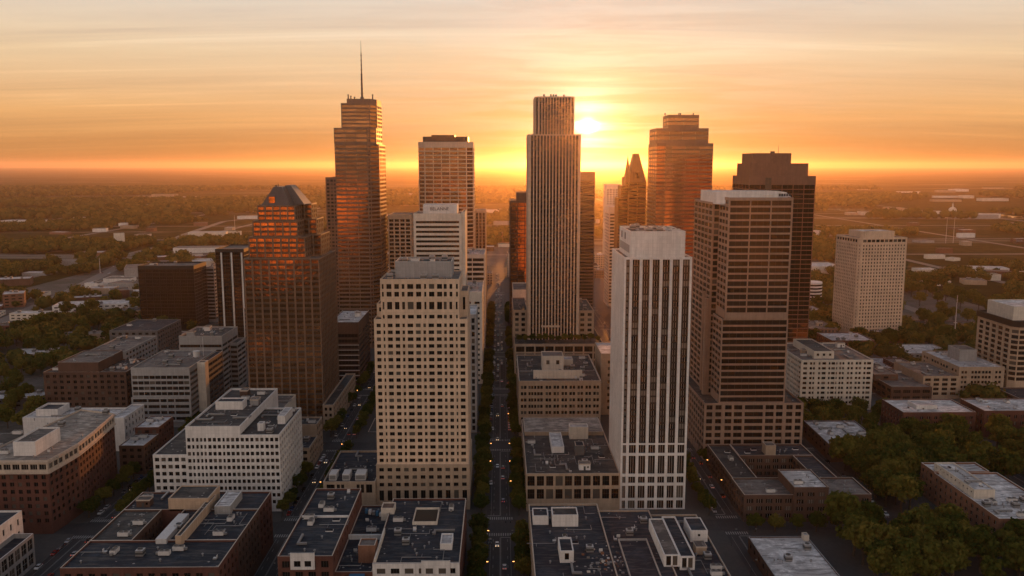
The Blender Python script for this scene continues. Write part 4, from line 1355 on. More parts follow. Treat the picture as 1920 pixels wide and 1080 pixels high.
    # along the central avenue, left side
    b, r = simple('office_block', 'narrow light office right behind the beige tower on the avenue', 'office block', (872, 893, 592), 560, 600, GREY, MEMBR, S(bay=3.4, ww=2.2, fl=4.6, wh=3.2, nm=1, base=1, top=2), k=3, cap=CREAM)
    b.finish()
    b, r = simple('office_block', 'cream office with windowless upper wall beside the avenue trees', 'office block', (868, 904, 551), 690, 760, CREAM, MEMBR, S(bay=8, ww=4.6, fl=4.4, wh=2.0, nm=2, base=1, top=7), k=6, par=1.6, cap=WHITE)
    b.finish()
    b, r = simple('office_block', 'low banded office with cluttered roof in front of the ochre ribbed tower', 'office block', (862, 909, 480), 830, 890, CREAM, MEMBR, S(bay=14, ww=13, fl=4.6, wh=2.8, nm=5, base=1, top=3), k=9, par=1.5, cap=WHITE)
    b.finish()
    b, r = simple('office_tower', 'ochre tower with fine vertical ribs beside the avenue vanishing point', 'office tower', (884, 911, 395), 1040, 1085, SAND, GRAVEL, S(bay=4, ww=2.6, fl=4, wh=3.6, nm=1, base=3, top=3, glass=GLASSK), par=.5)
    b.finish()
    b, r = simple('office_tower', 'brown ribbed tower between the antenna tower and the lettered tower', 'office tower', (727, 771, 404), 860, 910, SAND, GRAVEL, S(bay=6, ww=4.6, fl=4, wh=2.6, nm=2, base=3, top=4, glass=GLASSK), par=.8)
    b.finish()
    b, r = simple('office_tower', 'narrow grey brown tower peeking out left of the antenna tower', 'office tower', (610, 640, 333), 960, 1000, BROWN, GRAVEL, S(bay=4.5, ww=3.2, fl=4, wh=2.2, nm=1, base=3, top=2), par=.5)
    b.finish()
    # right of the avenue
    b, r = simple('office_tower', 'dark bronze tower with a stepped top left of the central ribbed tower', 'office tower', (956, 998, 377), 880, 930, DBROWN, GRAVEL, S(bay=7, ww=6.4, fl=4, wh=3.3, nm=3, base=3, top=2, glass=GLASSB), par=.5)
    x0, x1, Y0, Y1, z = r
    q0, q1, _, _, zq = rect(968, 998, 361, 888, 0)
    b.mass('top_block', rp(q0, q1, 888, 920), z, zq, None, DBROWN, GRAVEL, par=.3)
    b.finish()
    b, r = simple('office_block', 'pale windowless block at the foot of the dark bronze tower', 'office block', (962, 991, 545), 800, 850, CREAM, GRAVEL, S(bay=20, ww=18, fl=8, wh=3, base=14, top=8), par=1.0)
    b.finish()
    b, r = simple('office_tower', 'orange hazed slab tower right behind the central ribbed tower', 'office tower', (1080, 1116, 323), 1010, 1050, BROWN, GRAVEL, S(bay=20, ww=19.6, fl=4, wh=2.2, nm=8, base=3, top=10, glass=GLASSK), par=.4)
    b.finish()
    b, r = simple('office_tower', 'faint far tower standing farthest down the hazy skyline', 'office tower', (1137, 1165, 346), 1500, 1540, CREAM, GRAVEL, S(bay=5, ww=3, fl=4, wh=2, base=3, top=8), par=.4)
    b.finish()
    b, r = simple('office_tower', 'pale striped tower just left of the twin spire tower', 'office tower', (1142, 1162, 389), 1080, 1120, CREAM, MEMBR, S(bay=9, ww=7.6, fl=4.2, wh=2.2, nm=2, base=3, top=8), par=.8, cap=WHITE)
    b.finish()
    cx, cz = atY(1522, 528, 1080)
    b = Bld('round_building', 'round white banded building right of the brown stepped tower', 'office block', cx, 1080)
    m = MB()
    m.cyl(cx, 1080, 0, cz, 13, 13, WHITE, 28)
    for k in range(6):
        m.cyl(cx, 1080, cz - 4.5 - k * 4.2, cz - 2.4 - k * 4.2, 13.1, 13.1, GLASS, 28, False)
    b.child('body', m); b.finish()
    # block in front of the ribbed tower
    sp = S(cols=[-1, 1.7, -.5, 1.7, -1.4, 1.5, -.4, 1.5, -.5, 1.5, -.6, 1.7, -.4, 1.7, -2.0] + [1.7, -.5, 1.7, -1.6] * 6 + [1.7, -.5, 1.7, -1.0], fl=4.5, wh=2.3, nm=1, base=1, top=2.4, d=.5, mg=.3)
    b, r = simple('office_block', 'tan stone office with a beige roof house in front of the central ribbed tower', 'office block', (973, 1127, 717), 552, 632, TAN, TAR2, sp, par=1.0, cap=CREAM)
    x0, x1, Y0, Y1, z = r
    b.mass('roof_house', rp(x0 + 17, x0 + 32, 584, 600), z, z + 10, [S(bay=8, ww=2.6, fl=10, wh=4, base=2, top=1)] + [None] * 3, CREAM, GRAVEL, par=.6)
    b.mass('screen_wall', rp(x0 + 10, x0 + 43, 562, 563.2), z, z + 5.5, None, CREAM, None, par=.2, cap=CREAM)
    b.mass('roof_shed', rp(x0 + 33, x0 + 40, 600, 610), z, z + 4, None, CREAM, MEMBR, par=.4)
    clutter(b, b.roofs[0][0], b.roofs[0][1], z, 16, 21, None, [(x0 + 24, 592, 12), (x0 + 26, 562, 9), (x0 + 36, 605, 8)])
    b.finish()
    b, r = simple('office_block', 'plain tan block squeezed between the roof house office and the white tower', 'office block', (1127, 1160, 664), 600, 640, TAN, MEMBR, S(bay=10, ww=2.4, fl=4.6, wh=2.2, base=3, top=4), par=.4, side=None)
    b.finish()
    # low clutter roof left of white tower
    b = Bld('office_block', 'low block with cluttered worn roof left of the white tower', 'office block', 38, 477)
    z = 19.6
    b.mass('body', rp(13.6, 62.7, 427, 524), 0, z, [S(cols=[-.6] + [3.5, -1.1] * 9 + [3.5, -.6], fl=6.2, wh=4.7, nm=3, nh=2, base=5.6, top=.6, d=.6, mg=0), S(bay=5, ww=3, fl=6, wh=4, base=5), None, S(bay=5, ww=3, fl=6, wh=4, base=5)], TAN, TAR2, par=.9, cap=TRIM)
    b.mass('rear_roof', rp(14.6, 61.9, 493, 523), z, z + 2, None, TAN, CREAMR, par=.3)
    b.mass('roof_box', rp(41, 52, 486, 493), z, z + 7, None, CREAM, MEMBR, par=.5, cap=WHITE)
    b.mass('roof_box', rp(29, 36, 462, 488), z, z + 3.2, None, WHITE, MEMBR, par=.4, cap=WHITE)
    b.mass('roof_box', rp(42, 47, 458, 466), z, z + 5, None, DGREY, TAR, par=.4)
    clutter(b, b.roofs[0][0], b.roofs[0][1], z, 26, 31, None, [(46, 490, 8), (32, 468, 8), (32, 482, 8), (44, 462, 5), (38, 508, 19), (22, 508, 16), (54, 508, 16)])
    b.finish()
    # podium with the three white units, left of the beige tower
    b = Bld('low_block', 'low dark roofed block carrying three white roof units beside the beige tower', 'office block', -79, 452)
    b.mass('body', rp(-92.3, -65.2, 427, 476), 0, 15.6, [S(cols=[-1, 4, -1, 1.5, -.6, 1.5, -6, 1.5, -.6, 1.5, -1, 3, -1], fl=5, wh=3.4, nm=2, base=9.2, top=.6, d=.5), S(bay=6, ww=3), None, None], TAN, TAR, par=1.1, cap=TRIM)
    for k, (x, w) in enumerate(((-88, 3.8), (-81, 3.8), (-73.5, 5.4))):
        m = MB(); m.box(x - w / 2, x + w / 2, 430.5, 438, 16, 19.4, WMETAL, WMETAL); m.box(x - w / 2 + .3, x + w / 2 - .3, 430.3, 430.49, 16.6, 18.8, METAL)
        m.box(x - w / 2 + .2, x + w / 2 - .2, 430.6, 437.9, 15.6, 16, DMETAL)
        b.child('roof_unit', m, b.roofs[0][0])
    clutter(b, b.roofs[0][0], b.roofs[0][1], 15.6, 6, 41, ['roof_vent', 'air_duct'], [(-88, 434, 6), (-81, 434, 6), (-73.5, 434, 6)])
    b.finish()
    b, r = simple('low_block', 'small white roofed building on the left avenue behind the three roof units', 'shop', (690, 745, 812), 560, 592, DGREY, MEMBR, S(bay=5, ww=3, fl=4, wh=2, base=1), k=2)
    b.finish()
    # white office block
    b = Bld('office_block', 'white concrete office block with rows of square dark windows and stepped roof', 'office block', -147, 455)
    w = [-.5]
    rr = random.Random(4)
    for k in range(20): w += [rr.choice((1.7, 2.4, 2.4, 1.8)), -rr.choice((1.0, 1.1, 1.0, 1.25))]
    w[-1] = -.6
    sp = S(cols=w, fl=3.75, wh=2.1, nm=2, base=3.5, top=.9, d=.6, mg=.2)
    sd = S(bay=4.4, ww=3.2, fl=3.75, wh=2.2, nm=2, base=3.5, top=.9, d=.6)
    x0, xm, x1 = -180.2, -162.6, -114.4
    b.mass('body', rp(xm, x1, 428, 478), 0, 41, [sp, sd, None, None], WHITE, TAR2, par=.9, cap=WHITE)
    b.mass('left_wing', rp(x0, xm, 428.3, 478), 0, 30.6, [S(bay=3.2, ww=2.2, fl=3.75, wh=2.1, nm=2, base=3.5, top=.9, d=.6, mg=.3), None, None, None], WHITE, TAR2, par=.7, cap=WHITE)
    b.mass('rear_wing', rp(xm, -134.5, 478, 504), 0, 41.8, None, WHITE, None, par=.05)
    b.mass('raised_roof', rp(xm, -134.5, 428.02, 504), 41.9, 45.4, None, WHITE, TAR2, par=1.1, cap=WHITE)
    b.mass('rear_block', rp(xm, -134.5, 504.1, 548), 0, 30, None, CREAM, GRAVEL, par=.6)
    b.mass('roof_box', rp(-158, -143, 462, 470), 45.4, 49.5, None, WHITE, TAR, par=.6, cap=WHITE)
    b.mass('roof_box', rp(-120.5, -116.5, 449, 466), 41, 45.5, None, WHITE, MEMBR, par=.1, cap=WHITE)
    b.mass('roof_box', rp(-128, -125, 437, 441), 41, 45, None, WHITE, MEMBR, par=.1, cap=WHITE)
    clutter(b, b.roofs[0][0], [(-133, 429), (x1, 429), (x1, 477), (-133, 477)], 41, 9, 51, None, [(-118, 452, 5), (-118, 462, 5), (-126, 439, 4)])
    clutter(b, b.roofs[2][0], b.roofs[2][1], 45.4, 12, 52, None, [(-150, 466, 8)])
    clutter(b, b.roofs[3][0], b.roofs[3][1], 30, 6, 53)
    b.finish()
    b = Bld('low_block', 'two step low block on the left avenue behind the white office block', 'office block', -122, 508)
    b.mass('body', rp(-131, -112.5, 486, 510), 0, 14, [S(bay=5, ww=3.6, fl=4.4, wh=2.2, base=2)] * 2 + [None] * 2, TAN, TAR, par=1, cap=TRIM)
    b.mass('rear_block', rp(-131, -113, 510, 526), 0, 21, [None, S(bay=5, ww=3.6, fl=4.4, wh=2.2, base=2), None, None], TAN, TAR2, par=1, cap=TRIM)
    clutter(b, b.roofs[0][0], b.roofs[0][1], 14, 4, 54); clutter(b, b.roofs[1][0], b.roofs[1][1], 21, 3, 55)
    b.finish()


REDS = plain('red_sign_face', (0.55, 0.04, 0.03), 0.5)


def foreground():
    # curved brick building bottom left
    b = Bld('brick_building', 'tall red brick building with stone top storey and curved flank at the left edge', 'brick building', -250, 430)
    z = 37
    side = [atZ(x, y, z) for x, y in ((88.6, 866), (118, 850), (145.6, 834), (175, 811), (213, 778))]
    poly = [(-268, side[0][1])] + side + [atZ(152, 770, z), atZ(0, 840, z), (-268, side[0][1] + 14)]
    bs = S(bay=4.0, ww=2.1, fl=3.6, wh=2.0, nm=2, base=5, top=.4, d=.35, mg=.5)
    n = len(poly)
    b.mass('brick_wall', poly, 0, z - 5.6, [bs] * (n - 3) + [None] * 3, BRICK, None, par=0)
    out = inset(poly, -.35)
    b.mass('top_storey', out, z - 5.6, z, [S(bay=4.2, ww=3.4, fl=4, wh=2.7, nm=3, base=1.0, top=1.5, d=.5, mg=.5, frame=FRAMEL)] * (n - 3) + [None] * 3, TRIM, CREAMR, par=.9, cap=TRIM)
    out2 = inset(poly, -.9)
    m = MB()
    for k in range(n - 3):
        a, c = out2[k], out2[k + 1]
        ia, ic = inset(poly, -.36)[k], inset(poly, -.36)[k + 1]
        for zz, h in ((z - .5, .9), (z - 5.9, .6)):
            m.face([(a[0], a[1], zz), (c[0], c[1], zz), (c[0], c[1], zz + h), (a[0], a[1], zz + h)], TRIM)
            m.face([(a[0], a[1], zz + h), (c[0], c[1], zz + h), (ic[0], ic[1], zz + h), (ia[0], ia[1], zz + h)], TRIM)
    b.child('cornice', m)
    ph = MB()
    sx, sy = atZ(26, 855, z)
    b.mass('penthouse', rp(sx, sx + 11, sy, sy + 24), z, z + 6.5, None, WHITE, GRAVEL, par=.8, cap=WHITE)
    clutter(b, b.roofs[0][0], b.roofs[0][1], z, 16, 61, None, [(sx + 5, sy + 6, 8), (sx + 5, sy + 18, 8)])
    b.finish()
    b, r = simple('low_block', 'long low white walled building behind the curved brick building', 'building', (42, 212, 785), 528, 550, WHITE, MEMBR, None, side=None, par=.7, cap=WHITE, k=3)
    x0, x1, Y0, Y1, z = r
    b.mass('end_wing', rp(x1, x1 + 8.2, 525, 556), 0, z + .6, [None, S(bay=5, ww=2, fl=4.5, wh=2.6, base=8), None, None], WHITE, MEMBR, par=.7, cap=WHITE)
    b.mass('roof_box', rp(x0 + 6, x0 + 20, 533, 548), z, z + 3.5, None, WHITE, TAR, par=1.2, cap=WHITE)
    b.finish()
    sheds = [(-223, -208.5, 484, 506, 17, BRICK2, MEMBR, 'brick shop with a pale roof strip beside the curved brick building'), (-223, -208.5, 506.5, 530, 21, BRICK, MEMBR, 'white roofed brick shop, second behind the curved brick building'),
             (-198, -183, 486, 520, 9, DGREY, TAR2, 'flat grey shed behind the left wing of the white office'), (-198, -180, 524, 556, 12, GREY, MEMBR, 'pale roofed shed in front of the grey banded office')]
    for x0, x1, y0, y1, z, wm, rf, lb in sheds:
        b = Bld('shop_building', lb, 'shop', (x0 + x1) / 2, (y0 + y1) / 2)
        b.mass('body', rp(x0, x1, y0, y1), 0, z, S(bay=4, ww=2.2, fl=4, wh=2, base=1), wm, rf, par=.6)
        clutter(b, b.roofs[0][0], b.roofs[0][1], z, 4, int(-x0), ['roof_vent', 'skylight', 'air_conditioner'])
        b.finish()
    # bottom left corner: white end wall and lower part
    b = Bld('corner_building', 'grey white building cut off by the bottom left corner', 'building', -205, 355)
    cx, cyy = atZ(41, 960, 22)
    b.mass('body', rp(cx - 40, cx, 330, cyy), 0, 22, [S(bay=5, ww=1.6, fl=5, wh=2.4, base=4, top=1.5), S(bay=6, ww=1.7, fl=5.5, wh=2.8, base=4, top=1.5, nm=1), None, None], WHITE, TAR, par=.8, cap=WHITE)
    b.mass('side_block', rp(cx, cx + 9, 318, cyy - 8), 0, 13, [S(bay=4, ww=3), S(bay=5, ww=4.2, fl=6, wh=4.6, nm=2, nh=2, base=.8, top=.8, frame=FRAMEL), None, None], GREY, TAR, par=2.2, cap=WHITE)
    clutter(b, b.roofs[0][0], b.roofs[0][1], 22, 4, 66)
    b.finish()
    # big dark roof with light court
    b = Bld('brick_building', 'brick block with a wide dark roof and sunken light court at the bottom left', 'brick building', -140, 350)
    z = 25
    x0, x1, y0, y1 = -170.4, -109.3, 313.5, 391
    cx0, cx1, cy0, cy1 = -153, -143, 338, 370
    fs = S(bay=4.6, ww=2.5, fl=4.2, wh=2.3, nm=2, base=4, top=1.6, d=.4)
    b.mass('front_wing', rp(x0, x1, y0, cy0), 0, z, [fs, fs, None, fs], BRICK, TAR, par=.8, cap=TRIM)
    b.mass('left_wing', rp(x0, cx0, cy0, cy1), 0, z - .02, [None, S(bay=4, ww=1.6, fl=4.2, wh=2.2, base=4, top=2), None, fs], BRICK2, TAR2, par=.82, cap=TRIM)
    b.mass('right_wing', rp(cx1, x1, cy0, cy1), 0, z - .03, [None, fs, None, None], BRICK2, TAR, par=.83, cap=TRIM)
    b.mass('rear_wing', rp(x0, x1, cy1, y1), 0, z - .01, [None, fs, None, fs], BRICK, TAR, par=.81, cap=TRIM)
    b.mass('roof_house', rp(-150, -132, 370, 386), z, z + 5.5, None, SAND, TAR2, par=.5, cap=TRIM)
    b.mass('roof_wall', rp(-133.5, -131, 334, 378), z, z + 4.0, None, SAND, TAR2, par=.4, cap=TRIM)
    b.mass('roof_house', rp(-128, -121, 366, 384), z, z + 3.4, None, GREY, MEMBR, par=.5, cap=WHITE)
    m = MB()
    m.box(-142.4, -138, 336, 362, 25, 27.2, WMETAL, WMETAL); m.box(-147, -143.2, 338.5, 342, 14, 21, METAL)
    b.child('court_roof', m)
    for ri, k, sd in ((0, 7, 71), (2, 9, 72), (1, 4, 73), (3, 4, 74)):
        r = b.roofs[ri]
        clutter(b, r[0], r[1], r[2], k, sd, None, [(-141, 378, 11), (-132, 356, 5), (-132, 344, 5), (-132, 368, 5), (-124.5, 375, 10)])
    b.finish()
    # brick block with stepped roofs
    b = Bld('brick_building', 'brick block with stepped dark roofs and white parapet panels at the bottom centre', 'brick building', -52, 355)
    zl, zr = 27, 22
    fs = S(bay=5.4, ww=3.1, fl=4.4, wh=2.7, nm=3, base=4, top=1.3, d=.4)
    xl0, xl1, xr1 = -87.6, -66, -16.2
    b.mass('left_block', rp(xl0, xl1, 318, 389), 0, zl, [fs, S(bay=6, ww=2, fl=4.4, wh=2, base=22.5, top=.8), None, fs], BRICK, TAR, par=.9, cap=TRIM)
    b.mass('middle_block', rp(xl1, -51, 321, 388), 0, zr - 3, [fs, None, None, None], BRICK, TAR, par=.7, cap=TRIM)
    b.mass('right_block', rp(-51, xr1, 322, 388.5), 0, zr, [fs, fs, None, S()], BRICK, TAR, par=.9, cap=TRIM)
    ww = S(bay=5.6, ww=3.4, fl=4.4, wh=2.7, nm=3, base=.3, top=1.0, d=.4)
    b.mass('parapet_panel', rp(-82.5, -73, 317.4, 317.99), zl - 4.5, zl + 2.4, [S(bay=4.6, ww=2.9, fl=4, wh=2.5, nm=2, base=.3, top=2.6)] + [None] * 3, WHITE, None, par=0, cap=WHITE)
    b.mass('parapet_panel', rp(-51, xr1 - .1, 321.4, 321.99), zr - 4.6, zr + .9, [S(bay=5.8, ww=3.6, fl=4, wh=2.6, nm=3, base=.4, top=1.6)] + [None] * 3, WHITE, None, par=0, cap=WHITE)
    b.mass('parapet_panel', rp(-31.5, -20, 320.8, 321.39), zr - 4.4, zr + 2.2, [S(bay=5.6, ww=3.2, fl=4, wh=2.6, nm=2, base=.3, top=2.6)] + [None] * 3, WHITE, None, par=0, cap=WHITE)
    b.mass('brick_chimney_block', rp(-58, -51.1, 330, 337), zr - 3, zr + 4, None, BRICK3, GRAVEL, par=.6)
    b.mass('roof_house', rp(-54.5, -48.5, 372, 379), zr - 3, zr + 2.6, None, CREAM, RUSTR, par=.4)
    b.mass('roof_well', rp(-39, -28, 360, 376), zr, zr + .7, None, CREAM, BLACK, par=.9, cap=TRIM)
    b.mass('roof_house', rp(-25, -20, 335, 345), zr, zr + 2.4, None, WHITE, MEMBR, par=.5, cap=WHITE)
    m = MB()
    m.box(xl1 + .1, -51.1, 352, 352.7, zr - 3, zr - .8, WHITE); m.box(xl0 + .6, xl1 - .6, 357, 357.6, zl, zl + .9, WHITE)
    m.box(-50.6, -49.9, 323, 352, zr, zr + 2.2, CREAM); m.box(-60, -54, 318.5, 320.9, 15, 19, BLUEM, BLUEM)
    b.child('roof_wall', m)
    m = MB()
    for k in range(5):
        m.box(-63 + k * 1.8, -61.8 + k * 1.8, 379 - k * .9, 381 - k * .9, zr - 2.6, zr - 1.0 + .3 * (k % 2), (BLUEM, WMETAL, METAL, BLUEM, WMETAL)[k], bottom=True)
    b.child('roof_machinery', m)
    for ri, k, sd in ((0, 10, 81), (1, 9, 82), (2, 14, 83)):
        r = b.roofs[ri]
        clutter(b, r[0], r[1], r[2], k, sd, None, [(-54, 334, 6), (-51, 375, 7), (-33, 368, 10), (-22, 340, 7), (-62, 379, 5), (-58, 352, 3), (-64, 352, 3), (-76, 357, 3)])
    b.finish()
    # dark roof block bottom right of the avenue
    b = Bld('low_block', 'wide block of dark patched roofs with white roof houses beside the avenue', 'building', 50, 350)
    z = 20
    fs = S(bay=5, ww=3, fl=4.4, wh=2.5, nm=2, base=4, top=1.2)
    b.mass('left_block', rp(13.4, 46, 296, 386), 0, z, [fs, None, None, fs], TAN, TAR, par=.8, cap=TRIM)
    b.mass('middle_block', rp(46, 70, 296, 382), 0, z - 1.5, [fs, None, None, None], TAN, TAR, par=.6, cap=TRIM)
    b.mass('right_block', rp(70, 92, 296, 380), 0, z - 3.0, [fs, fs, None, None], TAN, TAR, par=.8, cap=TRIM)
    b.mass('roof_house', rp(14.6, 21.6, 364, 373), z, z + 4, None, WHITE, TAR, par=.3, cap=WHITE)
    b.mass('roof_house', rp(23.2, 34.8, 362, 371), z, z + 5, None, WHITE, TAR2, par=.5, cap=WHITE)
    b.mass('roof_frame', rp(24.2, 29.8, 327, 340), z, z + 4.4, [S(bay=5, ww=2.0, fl=4, wh=2.6, base=.4, top=.3)] + [None] * 3, WHITE, TAR, par=.7, cap=WHITE)
    b.mass('roof_wall', rp(13.9, 35, 306, 307), z, z + 2.2, None, WHITE, None, par=.1, cap=WHITE)
    b.mass('sunken_roof', rp(51, 63.5, 312, 350), z - 1.5, z - 1.1, None, GREY, TAR, par=.8, cap=TRIM)
    b.mass('roof_hall', rp(66.4, 72.8, 326, 362), z - 1.5, z + 3.2, [S(bay=3.3, ww=2.5, fl=4, wh=3.6, base=.2, top=.3), None, None, None], WHITE, GRAVEL, par=.4, cap=WHITE)
    b.mass('roof_hall', rp(72.9, 79, 326, 366), z - 3, z + 2.2, [S(bay=3.1, ww=2.4, fl=5, wh=4.2, base=.3, top=.3)] + [None] * 3, WHITE, TAR, par=.7, cap=WHITE)
    b.mass('roof_house', rp(83, 90.5, 352, 366), z - 3, z + 2, [S(bay=7, ww=1.2, fl=4, wh=1.2, base=1, top=.5)] + [None] * 3, WHITE, TAR, par=.3, cap=WHITE)
    m = MB()
    rr = random.Random(8)
    for k in range(150):
        x, y = rr.gauss(47, 5.5), rr.gauss(327, 9)
        if 15 < x < 45.4: zz = z
        elif 46.6 < x < 50.6: zz = z - 1.5
        else: continue
        s = rr.uniform(.2, .8)
        m.box(x - s * rr.uniform(.4, 1), x + s * .7, y - s * .6, y + s * rr.uniform(.4, 1), zz, zz + s * rr.uniform(.4, 1.1), rr.choice((RUST, METAL, WMETAL, CREAM, DMETAL, GRAVEL)))
    o = b.child('scrap_heap', m); o['kind'] = 'stuff'
    av = [(18, 368, 6), (29, 367, 7), (27, 334, 8), (57, 325, 9), (57, 340, 9), (57, 316, 9), (69, 335, 7), (69, 350, 7), (76, 335, 6), (76, 355, 6), (87, 359, 7), (45, 327, 8), (24, 306, 6), (32, 306, 4)]
    for ri, k, sd in ((0, 16, 91), (1, 8, 92), (2, 12, 93)):
        r = b.roofs[ri]
        clutter(b, r[0], r[1], r[2], k, sd, None, av)
    b.finish()
    # U-shaped brick building on the right
    b = Bld('brick_building', 'u shaped brown brick building around a court right of the right avenue', 'brick building', 163, 450)
    z = 13.4
    X0, _ = atY(1395, 940, 412); X1, _ = atY(1634, 940, 412)
    fs = S(bay=4.9, ww=3.3, fl=4.1, wh=2.4, nm=3, base=1.0, top=1.5, d=.5, frame=FRAMEL)
    b.mass('front_wing', rp(X0, X1, 412, 436), 0, z, fs, BRICK2, GRAVEL, par=.9, cap=TRIM)
    b.mass('left_wing', rp(X0 + .5, X0 + 14, 436, 492), 0, z - .3, fs, BRICK2, TAR2, par=.9, cap=TRIM)
    b.mass('rear_wing', rp(X0 + 14, X1 - 8, 472, 492), 0, z - .2, [fs, None, None, None], BRICK2, TAR, par=.9, cap=TRIM)
    b.mass('right_wing', rp(X1 - 20, X1 - 8, 436, 472), 0, z - .4, [None, fs, None, fs], BRICK2, TAR, par=.9, cap=TRIM)
    mx0, _ = atY(1487, 935, 412); mx1, _ = atY(1552, 935, 412)
    b.mass('centre_block', rp(mx0, mx1, 411.2, 437), 0, z + 4.4, [S(bay=5.4, ww=3.4, fl=4.1, wh=2.2, nm=3, base=1, top=2.0, frame=FRAMEL)] + [None] * 3, BRICK2, MEMBR, par=.7, cap=TRIM)
    b.mass('roof_house', rp(X0 + 30, X0 + 36, 474, 481), z, z + 5.5, None, TAN, GRAVEL, par=.4)
    for ri, k, sd in ((0, 6, 101), (1, 3, 102), (2, 5, 103), (4, 3, 104)):
        r = b.roofs[ri]
        clutter(b, r[0], r[1], r[2], k, sd, ['roof_vent', 'roof_vent', 'air_conditioner', 'skylight'], [((mx0 + mx1) / 2, 424, 14) if ri == 0 else (X0 + 33, 477, 6)])
    b.finish()
    # grey low roof
    z = 10
    p = [atZ(x, y, z) for x, y in ((1558, 838), (1656, 832), (1602, 790), (1507, 790))]
    b = Bld('low_block', 'single storey building with a pale stained roof among the trees right of the banded tower', 'building', sum(q[0] for q in p) / 4, sum(q[1] for q in p) / 4)
    b.mass('body', p, 0, z, S(bay=7, ww=3, fl=5, wh=2, base=2), BRICK2, MEMBR, par=.6, cap=GREY)
    clutter(b, b.roofs[0][0], b.roofs[0][1], z, 9, 111, ['roof_vent', 'air_conditioner', 'skylight', 'air_duct'])
    b.finish()
    # bottom right single storey white roof
    z = 7
    x0, yb = atZ(1403, 1008, z); x1, _ = atZ(1514, 1008, z)
    b = Bld('low_block', 'single storey building with a stained white roof at the bottom right', 'building', (x0 + x1) / 2, yb - 25)
    b.mass('body', rp(x0, x1, yb - 58, yb), 0, z, S(bay=6, ww=2.6, fl=4, wh=2, base=1.4), BRICK2, MEMBR, par=.5, cap=GREY)
    b.mass('roof_house', rp(x1 - 3, x1 - .6, yb - 4, yb - .6), z, z + 2.6, None, CREAM, MEMBR, par=.2)
    clutter(b, b.roofs[0][0], b.roofs[0][1], z, 5, 112, ['roof_vent', 'roof_vent', 'cooling_unit'])
    b.finish()
    # long brick building bottom right
    z = 16
    x0, yf = atZ(1873, 976, z); _, yb = atZ(1728, 872, z)
    b = Bld('brick_building', 'long brick apartment building with pale roof and rooftop units at the lower right edge', 'brick building', x0 + 14, (yf + yb) / 2)
    fs = S(bay=4.8, ww=2.2, fl=3.9, wh=2.2, nm=2, base=1, top=1.4, d=.4, frame=FRAMEL)
    b.mass('body', rp(x0, x0 + 34, yf, yb - 14), 0, z, fs, BRICK3, MEMBR, par=.9, cap=CREAM)
    b.mass('rear_body', rp(x0, x0 + 30, yb - 14, yb), 0, z + .6, fs, BRICK3, MEMBR, par=.9, cap=CREAM)
    b.mass('penthouse', rp(x0 + 2.5, x0 + 13, yf + 26, yb - 9), z, z + 4.2, [None, None, None, S(bay=4, ww=1.2, fl=4, wh=1.4, base=1.5, top=.6)], CREAM, MEMBR, par=.6, cap=CREAM)
    clutter(b, b.roofs[0][0], [(x0, yf), (x0 + 30, yf), (x0 + 30, yf + 26), (x0, yf + 26)], z, 14, 121, ['air_conditioner', 'cooling_unit', 'air_conditioner', 'roof_vent', 'air_duct'])
    clutter(b, b.roofs[2][0], b.roofs[2][1], z + 4.2, 5, 122)
    b.finish()
    # right side blocks
    wp = [-.8, 2.6, -1.6, 1.6, -.6, 1.2, -2.2, 1.4, -1.0, 2.6, -1.6, 1.2, -.7, 2.4, -.7, .8, -1.2, 1.4, -.5, 1.4, -2, 1.5, -.7, 1.5, -1.6, 1.5, -.7, 1.5, -1.6, 1.5, -.6, 2.8, -.8]
    b, r = simple('office_block', 'white stone block with paired small windows right of the banded tower', 'office block', (1503, 1638, 677), 610, 672, CREAM, GRAVEL,
                  S(cols=wp, fl=3.9, wh=2.0, nm=1, base=4, top=.9, d=.5), par=.8, cap=CREAM, k=12, seed=12, avoid=())
    x0, x1, Y0, Y1, z = r
    b.mass('penthouse', rp(x0 + 12, x0 + 27, 618, 664), z, z + 5, [S(bay=5, ww=2, fl=4, wh=2, base=1)] + [None] * 3, CREAM, TAR2, par=.6)
    b.finish()
    bw = S(bay=4.6, ww=1.9, fl=3.9, wh=2.1, nm=2, base=3, top=2.2, d=.4, frame=FRAMEL)
    b, r = simple('brick_building', 'red brick building with a white roof and low white roof box in the trees', 'brick building', (1694, 1830, 775), 540, 572, BRICK, MEMBR, bw, par=.7, cap=TRIM, k=4, seed=13, kinds=['roof_vent', 'skylight'])
    x0, x1, Y0, Y1, z = r
    b.mass('roof_box', rp(x0 + 13, x0 + 27, 549, 562), z, z + 2.4, None, WHITE, MEMBR, par=.3, cap=WHITE)
    b.finish()
    b, r = simple('brick_building', 'red brick building with a stained roof farthest to the right of the pair', 'brick building', (1846, 1990, 772), 545, 575, BRICK, MEMBR, bw, par=.7, cap=TRIM, k=6, seed=14)
    b.finish()
    b, r = simple('office_block', 'tan stone block with cream roof and tall grey roof house on the right', 'office block', (1799, 1884, 690), 641, 700, TAN, MEMBR,
                  S(cols=[-1, 1.5, -.5, 1.5, -2.6, 1.5, -.5, 1.5, -.5, 1.5, -1, 1.5, -.5, 1.5, -.5, 1.5, -2.6, 1.5, -.7, 1.5, -1.4], fl=4.1, wh=2.2, base=3, top=2.4, d=.4), par=.8, cap=TAN, k=6, seed=15)
    x0, x1, Y0, Y1, z = r
    b.mass('roof_house', rp(x0 + 12, x0 + 26, 664, 682), z, z + 9, None, GREY, GRAVEL, par=.4)
    l0, l1, _, _, lz = rect(1731, 1799, 707, 640.5, 0)
    b.mass('lower_wing', rp(l0, x0 - .05, 640.5, 690), 0, lz, [S(bay=7, ww=4.6, fl=4.1, wh=2.4, nm=3, base=2, top=1.2), None, None, None], TAN, GRAVEL, par=.8, cap=BRICK2)
    clutter(b, b.roofs[2][0], b.roofs[2][1], lz, 8, 131)
    b.finish()
